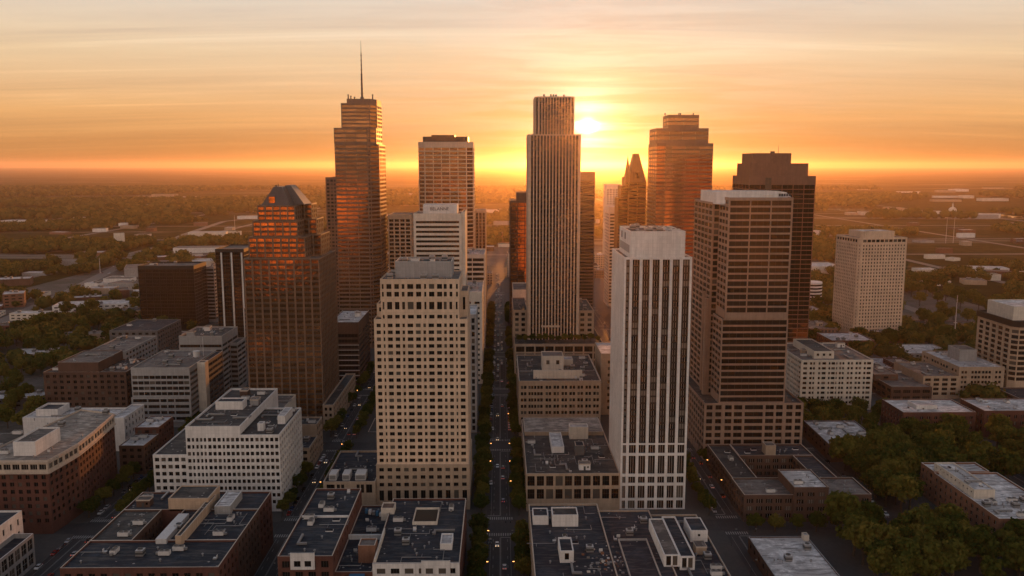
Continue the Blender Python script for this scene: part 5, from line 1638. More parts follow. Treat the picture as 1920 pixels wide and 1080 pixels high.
    b, r = simple('brick_building', 'low brown brick building with a step in its roof left of the tan stone block', 'brick building', (1672, 1748, 727), 630, 690, BRICK2, GRAVEL, S(bay=8, ww=6, fl=4, wh=2, nm=4, base=1, top=1.5), par=.8, k=4, seed=16)
    x0, x1, Y0, Y1, z = r
    b.mass('upper_storey', rp(x0 - 4, x0 + 15, 652, 689), z, z + 4.5, S(bay=6, ww=4, fl=4, wh=2, base=.4, top=1), BRICK2, GRAVEL, par=.6)
    clutter(b, b.roofs[-1][0], b.roofs[-1][1], z + 4.5, 4, 133)
    b.finish()
    more = [((1640, 1712, 698), 706, 760, BRICK2, MEMBR, 'flat brick building with a white roof behind the low stepped brick building'), ((1704, 1790, 664), 760, 800, GREY, MEMBR, 'grey building with a long pale roof in front of the lone beige tower'),
            ((1650, 1700, 628), 850, 874, BRICK2, MEMBR, 'small brick building at the foot of the lone beige tower'), ((1518, 1552, 588), 980, 1030, GREY, MEMBR, 'grey cube shaped building left of the lone beige tower'),
            ((1716, 1742, 575), 1120, 1150, WHITE, MEMBR, 'small white building with columns in the trees right of the lone beige tower'), ((1560, 1640, 640), 800, 840, BRICK, MEMBR, 'brick building with speckled roof behind the white stone block'),
            ((1690, 1726, 690), 705, 740, BRICK, GRAVEL, 'brick building with a pale gravel roof left of the cream roofed block')]
    for k, (f, a, c, wm, rf, lb) in enumerate(more):
        b, r = simple('low_block', lb, 'building', f, a, c, wm, rf, S(bay=5, ww=2.4, fl=4, wh=2, nm=1, base=2, top=1.2), k=6, seed=140 + k)
        b.finish()


RUSTR = roof_mat('rusty_roof', (0.12, 0.075, 0.055), (0.20, 0.11, 0.07), (0.05, 0.04, 0.04), 0.9, False)
for f in (gold_tower, spire_tower, back_brown, right_beige, right_grid, city_rows, foreground):
    f()


def reflector_towers():
    """mirror towers added unseen behind the viewpoint, turned to throw gold sun into the facades"""
    mg, t, b = mat('reflector_glass')
    v = obvec(t)
    n = t.noise(v, 0.11, 4, 0.7)
    t.link(t.ramp(n, [(0.42, (0.01, 0.008, 0.006)), (0.50, (0.10, 0.08, 0.055)), (0.66, (0.8, 0.66, 0.48))]), b.inputs['Base Color'])  # dark gaps break the added reflectors' gold into scattered glints
    b.inputs['Metallic'].default_value = 1.0
    b.inputs['Roughness'].default_value = 0.42
    for x0, x1, y, z, az, lb in ((-405, -288, -200, 132, 9.5, 'unseen reflector tower added to put gold shine in the bronze and antenna towers'), (-142, -102, -210, 138, 4.6, 'unseen reflector tower added to put gold shine in the pale grid tower'),
                             (2, 46, -230, 132, 2.8, 'unseen reflector tower added to put gold shine in the dark tower beside the ribbed tower'), (338, 436, -200, 150, -2.9, 'broad unseen reflector tower added to put gold shine in the banded tower')):
        b = Bld('reflector_tower', lb, 'office tower', (x0 + x1) / 2, y - 20)  # added reflector out of view, there only for its gold reflection
        p = rot_rect(x1, y, 40, x1 - x0, math.pi - R_(az))
        b.mass('body', [p[1], p[2], p[3], p[0]], 0, z, [None, None, None, S(bay=9, ww=7.6, fl=6, wh=4.6, nm=1, base=2, top=2, d=.3, glass=mg, mg=1.0)], BROWN, GRAVEL)
        b.nmax = 40
        b.finish()


reflector_towers()
# ------------------------------------------------------------------ trees
def foliage_mat(name, stops, trans=0.3, island=False):
    m = bpy.data.materials.new(name)
    m.use_nodes = True
    t = NT(m.node_tree)
    oi = t.n('ShaderNodeObjectInfo').outputs['Random']
    ri = t.n('ShaderNodeNewGeometry').outputs['Random Per Island']
    v = obvec(t)
    big = t.noise(v, 0.035 if island else 0.02, 3, 0.6)
    if island:
        f = t.m('ADD', t.m('MULTIPLY', ri, 0.45), t.m('MULTIPLY', big, 0.75))
    else:
        f = t.m('ADD', t.m('ADD', t.m('MULTIPLY', oi, 0.55), t.m('MULTIPLY', ri, 0.3)), t.m('MULTIPLY', big, 0.3))
    c = t.ramp(f, stops)
    d = t.n('ShaderNodeBsdfDiffuse', ins={0: c})
    tr = t.n('ShaderNodeBsdfTranslucent', ins={0: c})
    mx = t.n('ShaderNodeMixShader', ins={0: trans, 1: d.outputs[0], 2: tr.outputs[0]})
    o = t.n('ShaderNodeOutputMaterial')
    t.link(mx.outputs[0], o.inputs[0])
    return m


LEAF = foliage_mat('leaves', [(0.15, (0.034, 0.050, 0.012)), (0.5, (0.072, 0.086, 0.018)), (0.8, (0.14, 0.13, 0.028)), (1.0, (0.22, 0.17, 0.04))], 0.4)
LEAFF = foliage_mat('far_leaves', [(0.22, (0.022, 0.034, 0.010)), (0.45, (0.050, 0.062, 0.017)), (0.65, (0.11, 0.10, 0.025)), (0.9, (0.20, 0.15, 0.04))], 0.35, True)
BARK = plain('bark', (0.07, 0.05, 0.035), 0.95)


def tree_meshes(seed, R=4.6, H=10.5, leaves=1500, ls=0.55):
    rg = np.random.default_rng(seed)
    # clumps over an uneven broad crown
    nc = 22
    C = []
    while len(C) < nc:
        p = rg.uniform(-1, 1, 3)
        if np.dot(p, p) > 1 or p[2] < -.75: continue
        C.append(p)
    C = np.array(C)
    C[:, :2] *= R * .72
    C[:, 2] = H * .62 + C[:, 2] * H * .27
    rad = rg.uniform(.26, .46, nc) * R
    k = rg.integers(0, nc, leaves)
    d = rg.normal(size=(leaves, 3)); d /= np.linalg.norm(d, axis=1)[:, None]
    d[:, 2] = d[:, 2] * .8 + .12
    r = rad[k] * rg.uniform(.62, 1.08, leaves)
    P = C[k] + d * r[:, None]
    n = d + rg.normal(size=(leaves, 3)) * .55
    n /= np.linalg.norm(n, axis=1)[:, None]
    a = np.cross(n, rg.normal(size=(leaves, 3))); a /= np.linalg.norm(a, axis=1)[:, None]
    b = np.cross(n, a)
    s = rg.uniform(.6, 1.35, leaves)[:, None] * ls
    V = np.stack([P - a * s, P - b * s * .7, P + a * s, P + b * s * .7], axis=1).reshape(-1, 3)
    me = bpy.data.meshes.new('crown')
    me.vertices.add(len(V)); me.vertices.foreach_set('co', V.astype(np.float32).ravel())
    me.loops.add(len(V)); me.loops.foreach_set('vertex_index', np.arange(len(V), dtype=np.int32))
    me.polygons.add(leaves); me.polygons.foreach_set('loop_start', np.arange(0, leaves * 4, 4, dtype=np.int32))
    me.materials.append(LEAF)
    me.update(calc_edges=True); me.validate()
    mb = MB()
    mb.tube((0, 0, -.1), (0.1, 0, H * .32), R * .075, R * .055, BARK, 7)
    for i in range(7):
        c = C[rg.integers(0, nc)]
        mb.tube((0.1, 0, H * .28), tuple(c * np.array([.8, .8, 1.0])), R * .045, R * .012, BARK, 5)
    return me, mb.mesh('trunk')


TREES = [tree_meshes(i, R=(4.6, 4.2, 5.0, 4.4, 4.8, 3.9)[i], H=(10.5, 11, 10, 9.5, 11.5, 10.5)[i]) for i in range(6)]
TSPOTS = []


def tree(name, x, y, z, s, label, group, rg):
    TSPOTS.append((x, y))
    r = bpy.data.objects.new(name, None)
    COL.objects.link(r)
    r.location = (x, y, z)
    r.rotation_euler = (0, 0, rg.uniform(0, 6.28))
    r.scale = (s * rg.uniform(.9, 1.1), s * rg.uniform(.9, 1.1), s * rg.uniform(.88, 1.12))
    tag(r, label, 'tree', group)
    c, t = rg.choice(TREES)
    link('crown', c, r); link('trunk', t, r)


def in_foot(x, y, pad):
    return any(f[0] - pad < x < f[1] + pad and f[2] - pad < y < f[3] + pad for f in FOOT)


def on_street(x, y, pad=0):
    return any(abs(x - a) < h + pad for a, h in AV if y < 1700 and abs(x) < 330) or (abs(x) < 420 and any(abs(y - s) < h - 2 + pad for s, h in ST))


def trees():
    rg = random.Random(5)
    nst = 0
    for side, nm in ((-1, 'left'), (1, 'right')):
        y = 330.0
        while y < 1060:
            y += rg.uniform(5.2, 7.4) if rg.random() < .9 else 14
            if any(abs(y - s) < h + 2.5 for s, h in ST): continue
            x = side * rg.uniform(9.6, 11.0)
            if in_foot(x, y, .3): continue
            tree('street_tree', x, y, 0.19, rg.uniform(.85, 1.2), 'leafy tree in the %s pavement row of the central avenue' % nm, 'trees in the %s row of the central avenue' % nm, rg)
            nst += 1
    for ax, nm, n0 in ((-104, 'left', 0), (117, 'right', 1), (-203.5, 'far left', 2)):
        for side in (-1, 1):
            y = 400.0
            while y < (600 if n0 == 2 else 730):
                y += rg.uniform(6, 13)
                if any(abs(y - s) < h + 2.5 for s, h in ST): continue
                x = ax + side * rg.uniform(8.2, 9)
                if in_foot(x, y, 1): continue
                tree('street_tree', x, y, 0.19, rg.uniform(.75, 1.1), 'tree along the pavement of the %s avenue' % nm, 'trees along the %s avenue' % nm, rg)
    p0, p1 = FLUT['x']
    for k in range(13):
        x = p0 + 4 + k * (p1 - p0 - 8) / 12
        tree('terrace_tree', x, 694 + rg.uniform(-2, 2), FLUT['z'], rg.uniform(.55, .75), 'small tree on the podium terrace below the central ribbed tower', 'trees on the podium terrace', rg)

    def zone(name, label, group, x0, x1, y0, y1, n, sp, s0, s1, test=None, z=0.0, free=False):
        got = 0
        for _ in range(n * 40):
            if got >= n: break
            x, y = rg.uniform(x0, x1), rg.uniform(y0, y1)
            s = rg.uniform(s0, s1)
            if in_foot(x, y, 2.2 + 2.2 * (s - 1)) or (218 < x < 275 and 372 < y < 455) or (on_street(x, y, 1.5) and not (free and y < 388)): continue
            if test and not test(x, y): continue
            if any((x - a) ** 2 + (y - b) ** 2 < sp * sp for a, b in TSPOTS): continue
            tree(name, x, y, z, s, label, group, rg); got += 1
    zone('park_tree', 'broad tree in the wood between the brick buildings at the lower right', 'trees in the lower right wood', 160, 300, 335, 397, 60, 7, 1.3, 2.0, free=True)
    zone('park_tree', 'broad tree in the wood left of the long brick apartment building', 'trees left of the apartment building', 202, 262, 418, 510, 46, 7, 1.3, 2.1)
    zone('park_tree', 'broad tree in the wood below the two red brick buildings', 'trees below the red brick pair', 262, 400, 450, 538, 72, 7.5, 1.3, 2.1)
    zone('park_tree', 'tree in the row in front of the white stone block', 'trees before the white stone block', 200, 285, 570, 606, 22, 7, 1.1, 1.5)
    zone('park_tree', 'tree in the row along the front of the u shaped brick building', 'trees before the u shaped building', 124, 190, 399, 410.5, 13, 5, .8, 1.05, lambda x, y: True)
    zone('park_tree', 'tree at the left rear of the two red brick buildings', 'trees beside the red brick pair', 203, 250, 505, 560, 22, 7, 1.2, 1.8)
    zone('suburb_tree', 'tree in the dark grove left of the brick office with the stepped top', 'trees in the grove at the left edge', -420, -320, 560, 760, 44, 9, 1.2, 1.9)
    zone('suburb_tree', 'tree among car parks between the highway and the black glass block', 'trees between highway and black glass block', -520, -330, 760, 1150, 70, 12, 1.3, 2.1)
    zone('suburb_tree', 'tree in the park between the banded tower and the lone beige tower', 'trees between the right hand towers', 265, 420, 700, 1150, 66, 11, 1.2, 2.0)
    zone('suburb_tree', 'tree in the green streets right of the lone beige tower', 'trees right of the lone beige tower', 440, 640, 720, 1300, 76, 13, 1.4, 2.3)


# ------------------------------------------------------------------ low houses, special far buildings
SUB = []


def suburbs():
    rg = random.Random(12)
    walls = [WHITE, CREAM, BRICK, BRICK2, TAN, GREY, BRICK3]
    roofs = [MEMBR, MEMBR, GRAVEL, TAR2, MEMBR, GRAVEL]

    def low(x, y, w, d, h, a, label, group, wm=None, rf=None):
        b = Bld('low_building', label, 'building', x, y, group)
        c, s = math.cos(a), math.sin(a)
        p = [(x + c * i - s * j, y + s * i + c * j) for i, j in ((-w / 2, -d / 2), (w / 2, -d / 2), (w / 2, d / 2), (-w / 2, d / 2))]
        b.mass('wall', p, 0, h, S(bay=7, ww=4, fl=4, wh=1.6, base=1, top=.8) if y < 1100 else None, wm or rg.choice(walls), rf or rg.choice(roofs), par=.5)
        b.nmax = 12
        if y < 1300:
            for k in range(3):
                i, j = rg.uniform(-.35, .35) * w, rg.uniform(-.35, .35) * d
                link('air_conditioner', PROTO['cooling_unit'][0], b.roofs[0][0], (c * i - s * j, s * i + c * j, h), a)
        b.finish()
        SUB.append((x, y, max(w, d) * .6))

    # ones the photo shows plainly
    def at(px, py, h, w, d, label, wm, rf, a=0.0):
        x, y = atZ(px, py, h)
        low(x, y + d / 2, w, d, h, a, label, None, wm, rf)
    at(165, 572, 9, 88, 34, 'long white flat roofed hall between highway and black glass block', WHITE, MEMBR, R_(12))
    at(255, 503, 14, 56, 60, 'grey ribbed parking deck right beside the highway', GREY, GRAVEL, R_(20))
    at(14, 552, 17, 24, 30, 'orange brick block catching the sun at the left edge', BRICK3, MEMBR, R_(25))
    at(220, 438, 30, 22, 16, 'slim mid rise block alone beyond the highway', CREAM, GRAVEL, R_(24))
    at(385, 436, 14, 90, 40, 'wide pale hall beyond the highway', CREAM, MEMBR, R_(10))
    at(374, 465, 10, 110, 40, 'long flat warehouse with white edge right of the highway', WHITE, GRAVEL, R_(5))
    at(160, 588, 8, 40, 20, 'low brick building with orange lit end in front of the long white hall', BRICK3, GRAVEL, R_(15))
    at(18, 524, 10, 44, 30, 'flat white roofed brick building left of the highway', BRICK2, MEMBR, R_(20))
    at(95, 374, 9, 130, 40, 'very long pale warehouse in the far woods on the left', WHITE, MEMBR)
    at(20, 748, 8, 40, 18, 'low dark shed with pale roof strip at the left edge', DGREY, MEMBR, R_(8))
    at(1840, 660, 6, 34, 22, 'low brick building left of the pale grid office block', BRICK2, GRAVEL)
    at(1780, 610, 5, 70, 26, 'long low brick building with parked cars on its roof at the right', BRICK, TAR2, R_(-6))
    at(1740, 527, 7, 70, 30, 'pale roofed building in the trees right of the lone beige tower', WHITE, MEMBR, R_(-8))
    at(1860, 503, 7, 60, 30, 'white roofed shed among the trees near the right edge', WHITE, MEMBR, R_(-10))
    at(1545, 500, 12, 60, 60, 'pale parking deck behind the round banded building', CREAM, MEMBR)

    at(60, 664, 7, 40, 26, 'low pale roofed building in the grove at the left edge', GREY, MEMBR, R_(14))
    at(150, 628, 6, 46, 18, 'low tan roofed building below the long white hall', TAN, CREAMR, R_(14))
    at(205, 655, 8, 26, 20, 'small flat brick building just left of the stepped brick office', BRICK2, MEMBR, R_(10))
    at(30, 610, 6, 60, 20, 'low brick building with speckled roof below the orange brick block', BRICK, GRAVEL, R_(18))
    groups = [('low flat roofed building in the suburb left of the highway', 'suburb buildings left of the highway', -1700, -520, 850, 2600, 78),
              ('low flat roofed building between the highway and the black glass towers', 'low buildings right of the highway', -640, -330, 860, 1750, 72),
              ('low flat roofed building in the hazy streets beyond the tallest towers', 'low buildings beyond the towers', -330, 330, 1380, 2800, 46),
              ('low flat roofed building among trees on the far right', 'suburb buildings on the far right', 430, 1700, 800, 2600, 80)]
    for lb, gr, x0, x1, y0, y1, n in groups:
        got = 0
        for _ in range(n * 30):
            if got >= n: break
            y = y0 + (y1 - y0) * rg.random() ** 1.4
            x = rg.uniform(x0, x1)
            w, d = rg.uniform(16, 48), rg.uniform(12, 34)
            if in_foot(x, y, 20) or on_street(x, y, w * .6) or any((x - a) ** 2 + (y - b) ** 2 < (r + w * .6) ** 2 for a, b, r in SUB): continue
            if near_hwy(x, y, 24) or any((x - a) ** 2 + (y - b) ** 2 < (w * .6 + 4) ** 2 for a, b in TSPOTS): continue
            low(x, y, w, d, rg.uniform(4, 11), rg.choice((0, 0, R_(12), R_(-15), R_(25))), lb, gr); got += 1
    for k in range(90):
        x = rg.uniform(-.62, .62); y = rg.uniform(2700, 6500); x *= y
        w, d_ = rg.uniform(30, 150), rg.uniform(25, 60)
        m = MB(); m.box(-w / 2, w / 2, -d_ / 2, d_ / 2, 0, rg.uniform(7, 16), rg.choice((WHITE, CREAM, GREY, TAN)), rg.choice((MEMBR, MEMBR, CREAMR, GRAVEL)))
        o = m.build('far_hall', None, (x, y, 0))
        tag(o, 'tiny pale hall in the far wooded plain ' + ('on the left' if x < -300 else 'on the right' if x > 300 else 'behind the towers'), 'building', 'halls in the far plain ' + ('on the left' if x < -300 else 'on the right' if x > 300 else 'behind the towers'))
    # mid rise fillers in the core, behind the towers
    gm = [grid_wall_mat('far_wall_a', (0.42, 0.33, 0.25), (0.03, 0.025, 0.02), 4.2, 3.9, 1.0), grid_wall_mat('far_wall_b', (0.22, 0.12, 0.08), (0.025, 0.02, 0.02), 3.6, 3.8, .8), grid_wall_mat('far_wall_c', (0.55, 0.48, 0.40), (0.03, 0.03, 0.03), 7.5, 4.0, .9)]
    got = 0
    for _ in range(4000):
        if got >= 90: break
        x, y = rg.uniform(-330, 420), 800 + 700 * rg.random()
        w, d = rg.uniform(22, 46), rg.uniform(22, 50)
        h = rg.choice((10, 14, 18, 22, 28, 36, 44)) * rg.uniform(.8, 1.2)
        q = (x - w / 2, x + w / 2, y - d / 2, y + d / 2)
        if any(q[0] - 2 < f[1] and q[1] + 2 > f[0] and q[2] - 2 < f[3] and q[3] + 2 > f[2] for f in FOOT): continue
        if any(q[0] - 4 < a + h_ and q[1] + 4 > a - h_ for a, h_ in AV) or any(q[2] - 4 < s + h_ and q[3] + 4 > s - h_ for s, h_ in ST): continue
        if h > 20 and x > 260: continue
        b = Bld('city_building', 'mid rise building in the hazy blocks behind the front towers', 'building', x, y, 'mid rise buildings behind the towers')
        b.mass('wall', rp(*q), 0, h, None, rg.choice(gm), rg.choice(roofs), par=.8)
        clutter(b, b.roofs[0][0], b.roofs[0][1], h, 3, got, ['cooling_unit', 'air_conditioner', 'stair_head', 'roof_vent'])
        b.finish(); got += 1
    # domed building and masts far right
    x, y = atZ(1785, 408, 0)
    b = Bld('domed_building', 'pale domed building with a thin lantern rising from the far woods', 'domed building', x, y)
    k = y / 1000 * .62
    m = MB(); m.box(x - 16 * k, x + 16 * k, y - 10, y + 20, 0, 7 * k, CREAM)
    b.child('base_block', m)
    m = MB(); m.cyl(x, y, 7 * k, 13 * k, 7 * k, 7 * k, CREAM, 16)
    r = 7.4 * k
    for j in range(5):
        a0, a1 = j * math.pi / 10, (j + 1) * math.pi / 10
        m.cyl(x, y, 13 * k + r * math.sin(a0), 13 * k + r * math.sin(a1), r * math.cos(a0), r * math.cos(a1) + .02, CREAM, 16, False)
    m.cyl(x, y, 13 * k + r * .96, 13 * k + r * 1.6, 1.6 * k, 1.4 * k, CREAM, 8); m.cyl(x, y, 13 * k + r * 1.6, 13 * k + r * 2.2, 1.2 * k, .1, CREAM, 8)
    b.child('dome', m)
    b.finish()
    for px, py, h, lb in ((1773, 456, 58, 'thin radio mast left of a pair of masts on the far right'), (1787, 456, 62, 'thin radio mast right of a pair of masts on the far right'), (1789, 640, 48, 'thin mast beside the pale grid office block'),
                          (441, 440, 50, 'thin mast beyond the low halls on the left'), (188, 512, 26, 'short mast beside the highway')):
        x, y = atZ(px, py, 0)
        b = Bld('radio_mast', lb, 'mast', x, y)
        m = MB(); m.cyl(x, y, 0, h, .55, .25, WMETAL, 6)
        for j in range(5): m.box(x - .9, x + .9, y - .1, y + .1, h * (.3 + .15 * j), h * (.3 + .15 * j) + .4, METAL, bottom=True)
        b.child('pole', m); b.finish()


HPTS = [Vector(atZ(x, y, .1)) for x, y in ((-40, 622), (120, 552), (215, 503), (300, 462), (345, 440), (420, 415), (600, 395))]


def near_hwy(x, y, d):
    p = Vector((x, y))
    for a, b in zip(HPTS, HPTS[1:]):
        t = max(0, min(1, (p - a).dot(b - a) / (b - a).length_squared))
        if (p - a - (b - a) * t).length < d: return True
    return False


# ------------------------------------------------------------------ woods that read as one mass
def woods():
    rg = np.random.default_rng(3)
    ico = [(0, 0, 1)]
    t = (1 + 5 ** .5) / 2
    V = np.array([(-1, t, 0), (1, t, 0), (-1, -t, 0), (1, -t, 0), (0, -1, t), (0, 1, t), (0, -1, -t), (0, 1, -t), (t, 0, -1), (t, 0, 1), (-t, 0, -1), (-t, 0, 1)], float)
    V /= np.linalg.norm(V[0])
    Fc = np.array([(0, 11, 5), (0, 5, 1), (0, 1, 7), (0, 7, 10), (0, 10, 11), (1, 5, 9), (5, 11, 4), (11, 10, 2), (10, 7, 6), (7, 1, 8), (3, 9, 4), (3, 4, 2), (3, 2, 6), (3, 6, 8), (3, 8, 9), (4, 9, 5), (2, 4, 11), (6, 2, 10), (8, 6, 7), (9, 8, 1)])

    def field(x, y, sc, seed):
        r = np.random.default_rng(seed)
        out = 0
        for k in range(10):
            a = r.uniform(0, 6.28); f = sc * r.uniform(.6, 3.2); ph = r.uniform(0, 6.28)
            out = out + np.sin((x * math.cos(a) + y * math.sin(a)) * f + ph) / (1 + k * .2)
        return out

    riv = sorted(atZ(px, 386 + .05 * (px - 1480), .5) for px in range(1470, 2080, 20))
    rx, ry = np.array([q[0] for q in riv]), np.array([q[1] for q in riv])

    def band(name, label_y, n, s0, s1, leafs, thr, excl):
        y0, y1 = label_y
        y = np.sqrt(rg.uniform(y0 ** 2, y1 ** 2, n))
        x = y * rg.uniform(-.66, .66, n)
        ok = field(x, y, .006 if y0 < 1400 else (.0036 if y0 < 2000 else .0017), 9) > thr
        x, y = x[ok], y[ok]
        k = np.ones(len(x), bool)
        for q in FAR_X: k &= (np.abs(x - q) > 20) | (y < 1000) | (y > 5200)
        for q in FAR_Y: k &= ~((y - q < 22) & (y - q > -60))
        x, y = x[k], y[k]
        if not excl:
            dr = y - np.interp(x, rx, ry)
            k = ~((x > rx[0]) & (dr > -520) & (dr < 160))
            x, y = x[k], y[k]
        if excl:
            keep = []
            for i in range(len(x)):
                a, b = x[i], y[i]
                keep.append(not ((abs(a) < 335 and b < 1420) or near_hwy(a, b, 17) or on_street(a, b, 4) or in_foot(a, b, 5) or any((a - q[0]) ** 2 + (b - q[1]) ** 2 < (q[2] + 5) ** 2 for q in SUB)
                                 or (b < 1350 and any((a - p[0]) ** 2 + (b - p[1]) ** 2 < 60 for p in TSPOTS))))
            k = np.array(keep); x, y = x[k], y[k]
        n = len(x)
        if n == 0: return
        s = rg.uniform(s0, s1, n)
        nv = 12
        J = rg.uniform(.72, 1.25, (n, nv))
        rot = rg.uniform(0, 6.28, n)
        c, sn = np.cos(rot), np.sin(rot)
        B = V[None] * J[:, :, None]
        X = (B[:, :, 0] * c[:, None] - B[:, :, 1] * sn[:, None]) * s[:, None]
        Y = (B[:, :, 0] * sn[:, None] + B[:, :, 1] * c[:, None]) * s[:, None]
        Z = B[:, :, 2] * s[:, None] * .85
        P = np.stack([X + x[:, None], Y + y[:, None], Z + s[:, None] * 1.15], axis=2).reshape(-1, 3)
        T = (Fc[None] + (np.arange(n) * nv)[:, None, None]).reshape(-1)
        starts = np.arange(0, len(T), 3)
        lt = np.full(len(starts), 3)
        verts, loops = P, T
        if leafs:
            m = n * leafs
            ci = np.repeat(np.arange(n), leafs)
            d = rg.normal(size=(m, 3)); d /= np.linalg.norm(d, axis=1)[:, None]
            d[:, 2] = np.abs(d[:, 2]) * .9 - .1
            L = np.stack([x[ci], y[ci], s[ci] * 1.15], 1) + d * s[ci][:, None] * rg.uniform(.85, 1.22, m)[:, None]
            nn = d + rg.normal(size=(m, 3)) * .6
            a = np.cross(nn, rg.normal(size=(m, 3))); a /= np.linalg.norm(a, axis=1)[:, None]
            b = np.cross(nn, a); b /= np.linalg.norm(b, axis=1)[:, None]
            q = (rg.uniform(.12, .3, m) * s[ci])[:, None]
            Q = np.stack([L - a * q, L - b * q * .7, L + a * q, L + b * q * .7], 1).reshape(-1, 3)
            off = len(P)
            verts = np.concatenate([P, Q])
            loops = np.concatenate([T, off + np.arange(len(Q))])
            starts = np.concatenate([starts, len(T) + np.arange(0, len(Q), 4)])
        me = bpy.data.meshes.new(name)
        me.vertices.add(len(verts)); me.vertices.foreach_set('co', verts.astype(np.float32).ravel())
        me.loops.add(len(loops)); me.loops.foreach_set('vertex_index', loops.astype(np.int32))
        me.polygons.add(len(starts)); me.polygons.foreach_set('loop_start', starts.astype(np.int32))
        me.materials.append(LEAFF)
        me.update(calc_edges=True); me.validate()
        struct(link(name, me), 'stuff')
    band('suburb_woods', (620, 1500), 10000, 4.2, 9.0, 60, -.25, True)
    band('far_woods', (1500, 2800), 15000, 5, 12, 28, .15, True)
    band('distant_woods', (2800, 6500), 34000, 7, 18, 7, .0, False)


# ------------------------------------------------------------------ cars, lamps, signals
def car_protos():
    out = []
    for nm, col in (('white_paint', (0.70, 0.70, 0.68)), ('silver_paint', (0.38, 0.38, 0.38)), ('black_paint', (0.02, 0.02, 0.022)), ('red_paint', (0.28, 0.03, 0.025)), ('blue_paint', (0.04, 0.07, 0.16)), ('grey_paint', (0.12, 0.12, 0.125))):
        pm = plain(nm, col, 0.25, 0.0, 0.6, var=.04)
        prof = [(-2.25, .35), (-2.3, .75), (-2.1, .92), (-1.05, 1.0), (1.5, 1.0), (2.15, .95), (2.3, .7), (2.25, .35)]
        m = MB()
        for w0, w1 in ((-.9, .9),):
            n = len(prof)
            for k in range(n - 1):
                (a, za), (b, zb) = prof[k], prof[k + 1]
                m.face([(w0, a, za), (w0, b, zb), (w1, b, zb), (w1, a, za)], pm)
            m.face([(w1, p[0], p[1]) for p in prof], pm)
            m.face([(w0, p[0], p[1]) for p in reversed(prof)], pm)
        m.box(-.68, .68, -.45, 1.2, 1.42, 1.48, pm)
        body = m.mesh('body')
        m = MB()
        bt = [(-.84, -1.15, 1.0), (.84, -1.15, 1.0), (.84, 1.75, 1.0), (-.84, 1.75, 1.0)]
        tp = [(-.68, -.4, 1.42), (.68, -.4, 1.42), (.68, 1.2, 1.42), (-.68, 1.2, 1.42)]
        for k in range(4):
            j = (k + 1) % 4
            m.face([bt[k], bt[j], tp[j], tp[k]], GLASS)
        m.face(tp, GLASS)
        cab = m.mesh('window')
        out.append((body, cab))
    m = MB()
    i = len(m.v)
    for s in (-.1, .1):
        for k in range(10):
            a = 2 * math.pi * k / 10
            m.v.append((s, .33 * math.cos(a), .33 + .33 * math.sin(a)))
    q = m.mi(DMETAL)
    for k in range(10):
        j = (k + 1) % 10
        m.f.append((k, j, 10 + j, 10 + k)); m.m.append(q)
    m.f.append(tuple(range(9, -1, -1))); m.m.append(q); m.f.append(tuple(range(10, 20))); m.m.append(q)
    wheel = m.mesh('wheel')
    hl = plain('headlight_lit', (0.9, 0.8, 0.6), 0.3, emit=(1.0, 0.62, 0.28), es=3.0)
    tl = plain('tail_light', (0.30, 0.02, 0.01), 0.3, emit=(1.0, 0.10, 0.03), es=0.8)
    off = plain('headlight_glass', (0.5, 0.5, 0.5), 0.2)
    L = {}
    for k, mm in (('headlight_on', hl), ('headlight', off), ('tail_light', tl)):
        m = MB(); m.box(-.2, .2, -.05, .05, -.09, .09, mm, bottom=True)
        L[k] = m.mesh('light')
    return out, wheel, L


CARS, WHEEL, CLIGHT = car_protos()


